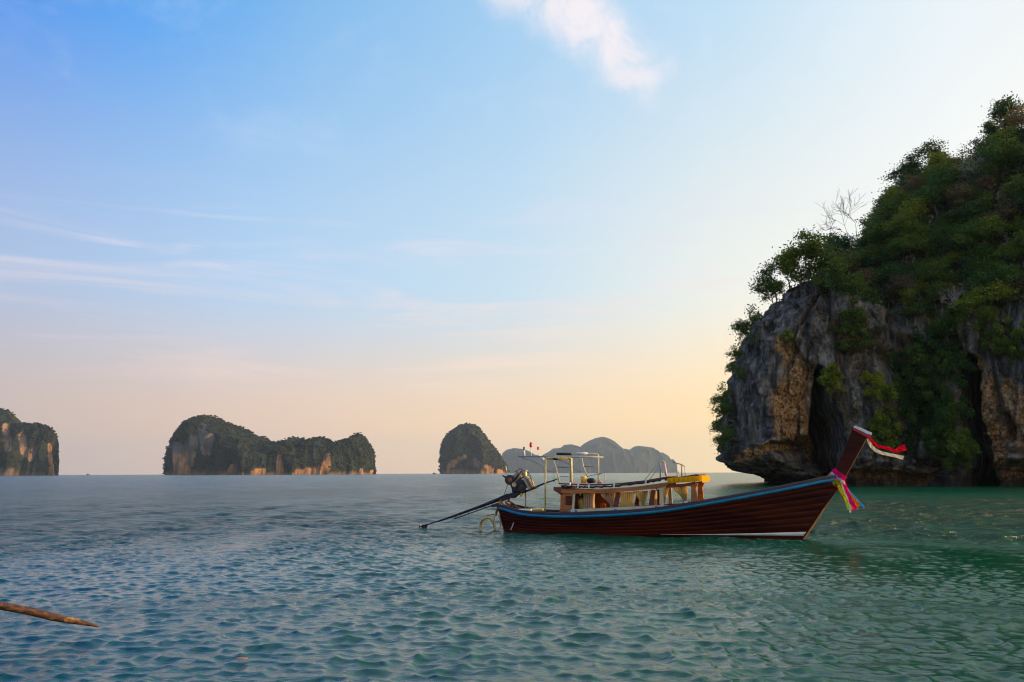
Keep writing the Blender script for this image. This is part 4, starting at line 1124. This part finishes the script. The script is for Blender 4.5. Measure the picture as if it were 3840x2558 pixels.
mb = MB(); mb.prism([(q.x, q.z) for q in pf], lambda p: (p[0], .60, p[1]), lambda p: (p[0], .625, p[1])); mb.build('side_wall', WOOD_O, cabin, .004)
# bench along the far side
p0, p1 = lp(2190, 1912, .3), lp(2560, 1890, .3)
mb = MB(); mb.bar(p0, p1, .45, .06); mb.build('bench', WOOD_R, cabin, .01)

# ---- pipe rack aft of the cabin -----------------------------------------
rack = MB()
rack.tube([lp(2045, 1918, -.45), lp(2045, 1820, -.45), lp(2046, 1722, -.45), lp(2050, 1717, -.45), lp(2138, 1717, -.45), lp(2142, 1722, -.45), lp(2143, 1810, -.45)], .028, 8)
rackm = rack.build('pipe_rack', YELL_W, boat)
def rk(name, pts, r_, m_, y=0.0, n=8):
    mb = MB(); mb.tube(lps(pts, y), r_, n); return mb.build(name, m_, rackm)
rk('top_bar', [(2052, 1722), (2138, 1722)], .022, YELL_P, -.45)
rk('thick_post', [(2141, 1718), (2142, 1812)], .050, CREAM, -.38)
rk('top_frame', [(2079, 1722), (2080, 1704), (2086, 1701), (2238, 1702), (2244, 1706), (2244, 1812)], .024, CREAM, .38)
rk('side_bar', [(2118, 1713), (2262, 1715)], .026, CREAM, .2)
rk('beacon_bar', [(1944, 1713), (2118, 1713)], .020, GREY_T, 0)
rk('lashed_bundle', [(2088, 1702), (2142, 1703)], .040, BLACK, .30)
rk('white_pad', [(2160, 1701), (2202, 1701)], .042, WHITE_P, .30)
rk('lashing', [(2074, 1721), (2092, 1722)], .036, BLACK, -.45)
rk('lashing', [(2028, 1719), (2040, 1722)], .036, WHITE_P, -.40)
rk('leaning_rod', [(2074, 1722), (2084, 1751), (2099, 1812)], .020, CREAM, .10)
rk('leaning_rod', [(2180, 1712), (2188, 1751), (2203, 1790)], .020, CREAM, .30)
rk('cross_rod', [(2090, 1752), (2136, 1752)], .017, GREY_T, .1)
rk('cross_rod', [(2192, 1750), (2240, 1750)], .017, GREY_T, .35)
rk('cross_rod', [(2100, 1786), (2142, 1789)], .012, GREY_T, .1)
rk('bent_cable', [(1958, 1718), (1990, 1726), (2030, 1745), (2045, 1757), (2061, 1768), (2090, 1769)], .014, GREY_T, -.2, 6)
rk('bent_cable', [(2088, 1723), (2118, 1732), (2142, 1744), (2158, 1760), (2172, 1768), (2196, 1768)], .014, GREY_T, .1, 6)
rk('thin_line', [(2072, 1724), (2077, 1760), (2078, 1800)], .006, GREY_T, .0, 4)
rk('stern_stanchion', [(1971, 1832), (1971, 1905)], .024, mat('pinkish_tube', (0.42, 0.25, 0.19), 0.5, .2, 5), .1)
rk('handrail', [(2199, 1788), (2230, 1781), (2262, 1773), (2284, 1766)], .010, GREY_T, .2, 5)
rk('handrail', [(2244, 1781), (2262, 1773), (2268, 1776), (2270, 1812)], .012, CREAM, -.1, 5)
for i_, (bx_, by0, by1, cr, m_) in enumerate(((1965, 1681, 1713, .035, 'g'), (1991, 1668, 1713, .048, 'r'), (2018, 1681, 1713, .038, 'r'))):
    mb = MB(); mb.tube(lps([(bx_+2, by1), (bx_, by0+8)], 0), .014 if i_ else .034, 8)
    bc = mb.build('beacon', WHITE_P, boat)
    m2 = mat('green_lens', (0.01, 0.13, 0.035), .3) if m_ == 'g' else mat('red_lens', (0.62, 0.015, 0.02), .3)
    p = lp(bx_, by0, 0); mb = MB(); h_ = .085 if i_ == 1 else .05
    mb.tube([p+Vector((0, 0, -h_)), p+Vector((0, 0, -h_*.6)), p+Vector((0, 0, h_*.5)), p+Vector((0, 0, h_))], [cr*.8, cr, cr, cr*.4], 10); mb.build('lens', m2, bc)
# ---- small masts on the roof ---------------------------------------------
mm = MB(); mm.tube(lps([(2476, 1800), (2476, 1732), (2480, 1728), (2486, 1729), (2492, 1733), (2500, 1787)], -.1), .022, 8)
mast = mm.build('short_mast', CREAM, boat)
mb = MB(); mb.tube(lps([(2491, 1740), (2496, 1764), (2498, 1784)], -.16), .04, 8); mb.build('pink_wrap', mat('pink_cloth', (.72, .42, .45), .7, .2), mast)
for a, b in (((2474, 1731), (2418, 1800)), ((2477, 1740), (2436, 1800))):
    mb = MB(); mb.tube([lp(*a, -.1), lp(*b, -.1)], .009, 5); mb.build('stay', GREY_T, mast)
mm = MB(); mm.tube(lps([(2523, 1733), (2540, 1738), (2552, 1741), (2566, 1748)], .1), .018, 6)
rail = mm.build('roof_rail', mat('worn_brown_tube', (.30, .20, .15), .6, .3), boat)
for x0, y0, x1, y1, r_ in ((2538, 1740, 2540, 1786, .018), (2556, 1744, 2557, 1786, .024), (2568, 1748, 2570, 1784, .014)):
    mb = MB(); mb.tube([lp(x0, y0, .1), lp(x1, y1, .1)], r_, 6); mb.build('rail_post', CREAM, rail)

# ---- longtail engine -------------------------------------------------------
EA = lp(1942, 1852); 
def ex(px_, py_, dyl=0.0): return lp(px_, py_, dyl)
eng = MB()
dirv = (lp(2000, 1828) - lp(1877, 1872)).normalized(); upv = Vector((-dirv.z, 0, dirv.x))
def er(extra=0.0):
    a = math.atan2(dirv.z, dirv.x) + extra
    return Matrix.Rotation(-a, 3, 'Y')
eng.box(ex(1946, 1822), (.46, .34, .30), er(.05))
engine = eng.build('engine', METAL_D, boat, .03)
def ep(name, fn, m_, bev=.008):
    mb = MB(); fn(mb); return mb.build(name, m_, engine, bev)
ep('cylinder_head', lambda b: b.box(ex(1944, 1786), (.30, .28, .24), er(.25)), METAL_L, .02)
ep('valve_cover', lambda b: b.tube([ex(1938, 1768, -.10), ex(1938, 1768, .10)], [.075, .075], 12), METAL_L)
ep('air_cleaner', lambda b: b.tube([ex(1969, 1762), ex(1967, 1780), ex(1972, 1792)], [.085, .095, .07], 12), METAL_L)
ep('radiator', lambda b: b.box(ex(1986, 1812, -.04), (.17, .40, .42), er(.22)), METAL_L, .02)
for k in range(7):
    ep('radiator_fin', lambda b: b.box(ex(1979 + k*2.6, 1797+k*5, -.26), (.15, .02, .016), er(.22)), METAL_D, 0)
ep('flywheel', lambda b: b.tube([ex(1912, 1800, -.20), ex(1912, 1800, -.13)], [.17, .17], 20), METAL_D)
ep('pulley', lambda b: b.tube([ex(1912, 1800, -.25), ex(1912, 1800, -.205)], [.07, .07], 14), RUST)
ep('flywheel', lambda b: b.tube([ex(1958, 1832, -.25), ex(1958, 1832, -.18)], [.13, .13], 18), METAL_D)
ep('alternator', lambda b: b.tube([ex(1928, 1818, -.26), ex(1928, 1818, -.05)], [.075, .08], 12), METAL_L)
ep('intake_pipe', lambda b: b.tube([ex(1955, 1768), ex(1948, 1776, -.12), ex(1936, 1790, -.17), ex(1928, 1804, -.17)], [.035]*4, 8), METAL_D)
ep('exhaust_pipe', lambda b: b.tube([ex(1935, 1792), ex(1912, 1790), ex(1902, 1779), ex(1899, 1762), ex(1896, 1747)], [.035, .03, .022, .02, .018], 8), YELL_W)
ep('fan_guard', lambda b: b.tube([ex(1884, 1783), ex(1896, 1790), ex(1910, 1788), ex(1920, 1795)], [.02, .045, .05, .06], 8), METAL_D)
ep('starter_motor', lambda b: b.tube([ex(1940, 1842, -.2), ex(1962, 1836, -.2)], [.055, .055], 10), METAL_D)
ep('oil_pan', lambda b: b.box(ex(1944, 1848), (.44, .26, .10), er()), METAL_D, .02)
ep('yellow_filter', lambda b: b.tube([ex(1955, 1850, -.1), ex(1957, 1862, -.1)], [.055, .055], 10), YELL_P)
ep('fuel_hose', lambda b: b.tube([ex(1920, 1795, -.2), ex(1905, 1815, -.2), ex(1897, 1838, -.15), ex(1888, 1862, -.1)], .010, 6), BLACK)
ep('fuel_hose', lambda b: b.tube([ex(1975, 1790, -.22), ex(1982, 1770, -.2), ex(1990, 1785, -.2), ex(1998, 1820, -.2)], .012, 6), BLACK)
ep('fuel_hose', lambda b: b.tube([ex(1930, 1770, -.2), ex(1950, 1758, -.2), ex(1975, 1768, -.2), ex(1992, 1798, -.24)], .013, 6), BLACK)
ep('engine_bed', lambda b: (b.bar(ex(1880, 1878, -.12), ex(2005, 1830, -.12), .05, .07), b.bar(ex(1880, 1878, .12), ex(2005, 1830, .12), .05, .07)), METAL_D)
ep('gimbal_bracket', lambda b: b.prism([(q.x, q.z) for q in lps([(1880, 1862), (1922, 1848), (1944, 1856), (1930, 1868), (1905, 1868), (1886, 1880)])], lambda p: (p[0], -.09, p[1]), lambda p: (p[0], .09, p[1])), METAL_D, .01)
ep('support_leg', lambda b: b.tube([ex(1930, 1862, 0), ex(1922, 1842, -.1), ex(1926, 1815, -.14)], .030, 8), mat('steel_grey', (.25, .25, .32), .35, .2, 5, metal=.6))
ep('steering_pole', lambda b: b.tube([ex(1996, 1834), ex(2020, 1822), ex(2046, 1811), ex(2072, 1803), ex(2094, 1795)], [.040, .034, .028, .020, .016], 8), METAL_D)
ep('pole_joint', lambda b: b.tube([ex(2000, 1832), ex(2014, 1826)], .045, 8), RUST)
ep('pole_joint', lambda b: b.tube([ex(2074, 1804), ex(2080, 1801)], .030, 8), METAL_D)
ep('shaft_tube', lambda b: b.tube([ex(1905, 1858), ex(1870, 1873), ex(1800, 1900), ex(1700, 1936), ex(1640, 1956)], [.075, .068, .052, .040, .032], 10), METAL_D)
ep('shaft_brace', lambda b: (b.bar(ex(1880, 1883), ex(1704, 1946), .03, .035), *[b.bar(ex(x_, 1883+(1880-x_)*.358), ex(x_-12, 1873+(1870-x_)*.367), .02, .02) for x_ in (1850, 1820, 1790, 1760, 1730)]), METAL_D, 0)
ep('propeller_shaft', lambda b: b.tube([ex(1650, 1952), ex(1600, 1968), ex(1584, 1973), ex(1570, 1978)], [.024, .022, .02, .018], 8), METAL_D)
ep('skeg', lambda b: b.prism([(q.x, q.z) for q in lps([(1583, 1968), (1606, 1965), (1598, 1984), (1580, 1984)])], lambda p: (p[0], -.008, p[1]), lambda p: (p[0], .008, p[1])), METAL_D, 0)
for k in range(2):
    ep('propeller_blade', lambda b: b.prism([(0, 0), (.04, .03), (.05, .09), (.01, .11), (-.02, .07)], lambda p: tuple(ex(1574, 1980) + Vector((p[0]*.3+.01, 0, 0)) + Vector((0, p[0], p[1]*(1 if k else -1)))), lambda p: tuple(ex(1574, 1980) + Vector((p[0]*.3-.01, 0, 0)) + Vector((0, p[0], p[1]*(1 if k else -1))))), METAL_D, 0)
# stern post that carries the engine
mb = MB(); mb.tube([ex(1893, 1860), ex(1884, 1872), ex(1875, 1892), ex(1865, 1912), ex(1858, 1934)], [.055, .07, .065, .05, .035], 7); mb.build('stern_post', mat('ochre_timber', (.40, .22, .05), .6, .3, 4), boat)
mb = MB(); mb.bar(ex(1852, 1897, 0), ex(1880, 1893, 0), .5, .08); mb.build('stern_beam', DARK_W, boat, .01)
mb = MB(); mb.tube([ex(1906, 1880), ex(1910, 1868)], .03, 8); mb.build('pivot_pin', RED_P, boat)

# ---- loose things that lie on the boat ---------------------------------------
def W3(v): 
    P = BO + BU*v.x + BN*v.y; return Vector((P[0], P[1], v.z))
def wp(px_, py_, y=0.0): return W3(lp(px_, py_, y))
def rope(name, pts, r_, m_, lab, cat, y=0.0, n=7, parent=None, sm=True):
    P = [wp(a, b, y) if len(q_) == 2 else wp(a, b, q_[2]) for q_ in pts for a, b in (q_[:2],)]
    if sm:
        Q = []
        for i_ in range(len(P)-1):
            a0, a1, a2, a3 = P[max(i_-1, 0)], P[i_], P[i_+1], P[min(i_+2, len(P)-1)]
            for k in range(5):
                t_ = k/5; Q.append(0.5*((2*a1)+(-a0+a2)*t_+(2*a0-5*a1+4*a2-a3)*t_*t_+(-a0+3*a1-3*a2+a3)*t_**3))
        P = Q + [P[-1]]
    mb = MB(); mb.tube(P, r_, n); o_ = mb.build(name, m_, parent)
    if parent is None: tag(o_, lab, cat)
    return o_
HOSE = mat('yellow_hose', (.62, .40, .10), .45, .3, 5); ROPE_B = mat('brown_rope', (.16, .09, .04), .9, .35, 8); ROPE_C = mat('cream_rope', (.62, .52, .38), .85, .2, 8)
rope('looped_hose', [(1862, 1996, -.1), (1858, 1986, -.12), (1852, 1966, -.15), (1842, 1948, -.2), (1828, 1941, -.25), (1813, 1947, -.25), (1803, 1966, -.2), (1801, 1994, -.2)], .045, HOSE, 'stiff yellow hose bent in an arch into the water behind the stern', 'hose')
rope('stern_rope', [(1862, 1928, -.15), (1840, 1931, -.2), (1822, 1936, -.25), (1808, 1950, -.28), (1800, 1970, -.28)], .014, ROPE_B, 'thin brown rope slung from the stern above the yellow hose', 'rope')
rope('stern_rope', [(1858, 1926, -.2), (1853, 1940, -.22), (1853, 1960, -.22), (1859, 1980, -.22), (1868, 1988, -.22), (1876, 1975, -.22), (1876, 1952, -.22), (1870, 1934, -.22)], .020, ROPE_C, 'pale rope hanging in a long oval loop against the transom', 'rope')
rope('stern_rope', [(1950, 1905, -.2), (1925, 1899, -.15), (1905, 1890, -.1), (1896, 1884, .05), (1908, 1880, .15), (1930, 1892, .1), (1940, 1903, 0)], .026, ROPE_B, 'brown rope coiled on the stern deck under the engine', 'rope')
rope('mooring_line', [(1926, 1960, -.62), (1922, 1972, -.64), (1915, 1988, -.66)], .016, mat('grey_rope', (.45, .42, .48), .8), 'short grey line hanging down the hull side near the stern', 'rope')
def item(name, lab, cat, build, m_, bev=.01):
    mb = MB(); build(mb); o_ = mb.build(name, m_, None, bev); return tag(o_, lab, cat)
RB = Matrix.Rotation(BRZ, 3, 'Z')
item('deck_cushion', 'cream padded board lying on the stern deck in the sun', 'cushion', lambda b: b.box(wp(1968, 1914, -.2), (.55, .5, .09), RB), CANVAS, .03)
item('deck_board', 'yellow painted board beside the cream cushion on the stern deck', 'board', lambda b: b.box(wp(2016, 1911, .0), (.50, .4, .05), RB), YELL_P, .01)
bk = empty('bucket', tuple(wp(2189, 1811, 0))); tag(bk, 'yellow bucket standing on the cabin roof under the pipe rack', 'bucket')
mb = MB(); mb.tube([(0, 0, 0), (0, 0, .19)], [.085, .10], 14); mb.build('pail', YELL_P, bk)
mb = MB(); mb.tube([(0, 0, .188), (0, 0, .205)], [.108, .108], 14); mb.build('rim', mat('pale_yellow_plastic', (.80, .66, .25), .4), bk)
item('black_bag', 'black bag lying on the cabin roof next to the yellow bucket', 'bag', lambda b: b.tube([wp(2203, 1805, 0), wp(2210, 1803, 0), wp(2222, 1802, 0), wp(2232, 1806, 0)], [.06, .09, .085, .05], 10), BLACK, 0)
item('cloth_bundle', 'small pink bundle on the cabin roof at the foot of the rack post', 'bundle', lambda b: b.tube([wp(2240, 1810, -.1), wp(2250, 1806, -.1), wp(2258, 1811, -.1)], [.04, .06, .03], 8), mat('pinkish_cloth', (.62, .36, .26), .8), 0)
item('life_vest', 'orange life vest on the bench behind the cabin window', 'life vest', lambda b: b.tube([wp(2252, 1902, .1), wp(2258, 1897, .1), wp(2266, 1898, .1), wp(2270, 1903, .1)], [.05, .09, .09, .04], 9), mat('orange_fabric', (.85, .17, .02), .7, .2, 5), 0)
jg = empty('water_jug', tuple(wp(2183, 1908, -.35))); tag(jg, 'yellow jug behind the aft pane of the cabin window', 'jug')
mb = MB(); mb.tube([(0, 0, 0), (0, 0, .26), (0, 0, .30), (0, 0, .34)], [.11, .11, .08, .04], 12); mb.build('body', mat('yellow_plastic', (.55, .40, .05), .4, .2), jg)
mb = MB(); mb.tube([(0, 0, .34), (0, 0, .37)], [.045, .045], 10); mb.build('cap', BLACK, jg)

# ---- ribbons -----------------------------------------------------------------
def ribbon(parent, name, pts, wd, m_, tw=0.0, y=-.1, seed=1, flut=0.0):
    """pts: (px, py[, y]); a soft strip whose width stands across its run"""
    P = [lp(q_[0], q_[1], q_[2] if len(q_) > 2 else y) for q_ in pts]; Q = []; Ws = []
    wds = wd if isinstance(wd, (list, tuple)) else [wd]*len(P)
    for i_ in range(len(P)-1):
        a0, a1, a2, a3 = P[max(i_-1, 0)], P[i_], P[i_+1], P[min(i_+2, len(P)-1)]
        for k in range(8):
            t_ = k/8; Q.append(0.5*((2*a1)+(-a0+a2)*t_+(2*a0-5*a1+4*a2-a3)*t_*t_+(-a0+3*a1-3*a2+a3)*t_**3)); Ws.append(wds[i_]*(1-t_)+wds[i_+1]*t_)
    Q.append(P[-1]); Ws.append(wds[-1]); rows = []
    for i_, q_ in enumerate(Q):
        d = (Q[min(i_+1, len(Q)-1)] - Q[max(i_-1, 0)]).normalized()
        n_ = Vector((0, 1, 0)); sd = d.cross(n_).normalized()
        a = tw*i_/len(Q) + .35*math.sin(seed+i_*.45)*flut
        sd = sd*math.cos(a) + n_*math.sin(a)
        row = []
        for j_ in range(5):
            e = (j_/4-.5); off = n_*(.012*math.sin(seed*2+i_*.8+j_*1.3)) 
            row.append(q_ + sd*e*Ws[i_] + off)
        rows.append(row)
    mb = MB(); mb.sheet(rows); return mb.build(name, m_, parent)
RIB = {k: fabric('ribbon_'+k, c_, .35, .10) for k, c_ in dict(magenta=(.85, .012, .16), green=(.16, .62, .02), lime=(.55, .85, .015), orange=(.95, .20, .008), blue=(.02, .36, .72), lilac=(.42, .45, .78), cream=(.88, .70, .48), red=(.72, .006, .02), white=(.82, .78, .74), yellow=(.95, .70, .02)).items()}
gar = empty('ribbon_garland', tuple(BO), BRZ); tag(gar, 'bright many coloured cloth garland knotted round the base of the prow post', 'garland')
def wrapb(nm, pts, wd, key):
    ribbon(gar, nm, [(q_[0], q_[1], -.085) for q_ in pts], wd, RIB[key], seed=len(nm)+wd*50)
    ribbon(gar, nm, [(q_[0]+4, q_[1], .085) for q_ in pts], wd, RIB[key], seed=2)
wrapb('band', [(3094, 1794), (3112, 1808), (3130, 1818), (3146, 1826)], .085, 'red')
wrapb('band', [(3101, 1786), (3116, 1802), (3134, 1812), (3150, 1821)], .11, 'green')
wrapb('band', [(3107, 1780), (3124, 1795), (3142, 1804), (3156, 1813)], .09, 'orange')
wrapb('band', [(3113, 1774), (3130, 1787), (3146, 1797), (3159, 1806)], .075, 'lilac')
wrapb('band', [(3117, 1771), (3132, 1783), (3148, 1794), (3161, 1803)], .035, 'white')
wrapb('band', [(3123, 1762), (3138, 1774), (3153, 1785), (3167, 1797)], .15, 'magenta')
mb = MB(); p = lp(3160, 1809, -.09); mb.tube([p+Vector((-.05, 0, .05)), p, p+Vector((.05, 0, -.06))], [.03, .07, .035], 9); mb.build('knot', RIB['cream'], gar)
ribbon(gar, 'streamer', [(3145, 1822), (3156, 1842), (3168, 1864), (3180, 1888), (3188, 1911)], [.06, .10, .09, .12, .13], RIB['lime'], y=-.12, seed=3, flut=1)
ribbon(gar, 'streamer', [(3141, 1823), (3152, 1846), (3163, 1868), (3176, 1889)], [.05, .05, .05, .04], RIB['red'], y=-.10, seed=8, flut=1)
ribbon(gar, 'streamer', [(3148, 1826), (3160, 1846), (3170, 1862), (3182, 1882)], [.03, .06, .05, .04], RIB['yellow'], y=-.14, seed=9, flut=1)
ribbon(gar, 'streamer', [(3156, 1818), (3166, 1844), (3178, 1872), (3186, 1900), (3189, 1922)], .045, RIB['cream'], y=-.15, seed=4, flut=1)
ribbon(gar, 'streamer', [(3162, 1800), (3171, 1828), (3182, 1856), (3194, 1884), (3206, 1912)], [.10, .10, .09, .15, .16], RIB['magenta'], y=-.11, seed=5, flut=1)
ribbon(gar, 'streamer', [(3166, 1820), (3178, 1842), (3192, 1862), (3208, 1882), (3222, 1899)], [.05, .09, .09, .13, .14], RIB['orange'], y=-.09, seed=6, flut=1)
ribbon(gar, 'streamer', [(3172, 1826), (3188, 1846), (3206, 1866), (3224, 1885), (3241, 1903)], [.04, .05, .05, .06, .07], RIB['blue'], y=-.07, seed=7, flut=.6)
st = empty('prow_ribbons', tuple(BO), BRZ); tag(st, 'red and cream ribbons blowing from the top of the prow', 'ribbons')
ribbon(st, 'streamer', [(3256, 1632), (3264, 1648), (3278, 1662), (3300, 1675), (3330, 1681), (3358, 1691), (3376, 1684), (3396, 1677)], [.05, .09, .08, .08, .09, .09, .15, .18], RIB['red'], y=-.05, seed=2, flut=.8)
ribbon(st, 'streamer', [(3255, 1636), (3259, 1658), (3272, 1678), (3292, 1693), (3320, 1702), (3350, 1708), (3388, 1717)], [.04, .08, .09, .09, .09, .09, .11], RIB['cream'], y=-.02, seed=5, flut=.5)

# ================================================================== FOREGROUND POLE, FLOATING LEAF, FAR BOATS
pole = MB()
P0 = Vector(at(352, 2346, 9.95)); P1 = Vector(at(0, 2269, 9.6))
dd = (P1-P0)
pts = []; rs = []
for i_ in range(40):
    t_ = -0.06 + i_*0.085
    q = P0 + dd*t_ + Vector((0, 0, .004*math.sin(i_*.9)))
    pts.append(q + Vector((0, .006*math.sin(i_*2.9), 0))); rs.append((.007 if t_ < 0 else .016+.030*min(1, t_*2.2)**.7)*(1+.015*math.sin(i_*2.3)))
pole.tube(pts, rs, 10)
pm = bpy.data.materials.new('weathered_bamboo'); pm.use_nodes = True
t = NT(pm.node_tree); b_n = t.n['Principled BSDF']; tcn = t.new('ShaderNodeTexCoord')
n_ = t.noise(t.mapping(tcn.outputs['Object'], scale=(3, 30, 30), rot=(0, R(14), 0)), 1.0, 5, .65); n2_ = t.noise(tcn.outputs['Object'], 5.0, 3)
t.l.new(t.mix(t.smooth(n2_, .56, .66), t.ramp(n_, [(.35, (.018, .008, .005)), (.5, (.075, .028, .010)), (.65, (.17, .07, .02))]), (.42, .22, .04)), b_n.inputs['Base Color']); b_n.inputs['Roughness'].default_value = .55
bn = t.new('ShaderNodeBump'); bn.inputs['Distance'].default_value = .01; t.l.new(n_, bn.inputs['Height']); t.l.new(bn.outputs[0], b_n.inputs['Normal'])
tag(pole.build('wooden_pole', pm), 'weathered brown wooden pole slanting down into the water at lower left', 'pole')
mb = MB(); c_ = Vector(at(905, 2481, 8.0)); dpt = CAM_H/abs(ray(905, 2481)[2]/ray(905, 2481)[1]); c_ = Vector(at(905, 2481, dpt)) + Vector((0, 0, .03))
mb.prism([(-.06, 0), (-.02, .025), (.04, .02), (.065, 0), (.03, -.02), (-.02, -.022)], lambda p: (c_.x+p[0], c_.y+p[1], c_.z), lambda p: (c_.x+p[0], c_.y+p[1], c_.z+.006))
tag(mb.build('fallen_leaf', mat('orange_leaf', (.55, .16, .05), .6)), 'small orange leaf floating on the open water in front', 'leaf')
def far_boat(px_, py_, Y, sc, lab):
    o = Vector(at(px_, py_, Y)); o.z = 0
    e_ = empty('far_boat', tuple(o)); e_.scale = (sc,)*3; tag(e_, lab, 'boat')
    mb = MB(); mb.hexa([(-4, -1, -.3), (4, -1, -.3), (4, 1, -.3), (-4, 1, -.3), (-5, -1.4, 1.0), (5.6, -.3, 1.6), (5.6, .3, 1.6), (-5, 1.4, 1.0)]); mb.build('hull', METAL_D, e_)
    mb = MB(); mb.hexa([(-3, -1, 1), (1.5, -1, 1), (1.5, 1, 1), (-3, 1, 1), (-2.6, -1, 3.4), (1, -1, 3.1), (1, 1, 3.1), (-2.6, 1, 3.4)]); mb.build('cabin', METAL_D, e_)
    mb = MB(); mb.tube([(-1, 0, 3.2), (-1, 0, 7)], .15, 5); mb.build('mast', METAL_D, e_)
far_boat(1629, 1775, 2000, 1.1, 'tiny dark boat on the horizon just left of the domed island')
far_boat(330, 1778, 2600, 1.2, 'tiny faint boat on the horizon between the left and the long island')

# ================================================================== HAZE
def haze(density):
    m = bpy.data.materials.new('haze_air'); m.use_nodes = True
    t = NT(m.node_tree); t.n.clear()
    out = t.new('ShaderNodeOutputMaterial'); v = t.new('ShaderNodeVolumePrincipled')
    v.inputs['Color'].default_value = (0.68, 0.84, 1.0, 1); v.inputs['Density'].default_value = density; v.inputs['Anisotropy'].default_value = 0.25
    t.l.new(v.outputs[0], out.inputs['Volume'])
    mb_ = MB(); mb_.box((0, 0, 200), (22000, 22000, 420))
    tag(mb_.build('haze', m), kind='stuff')
haze(4.5e-5)
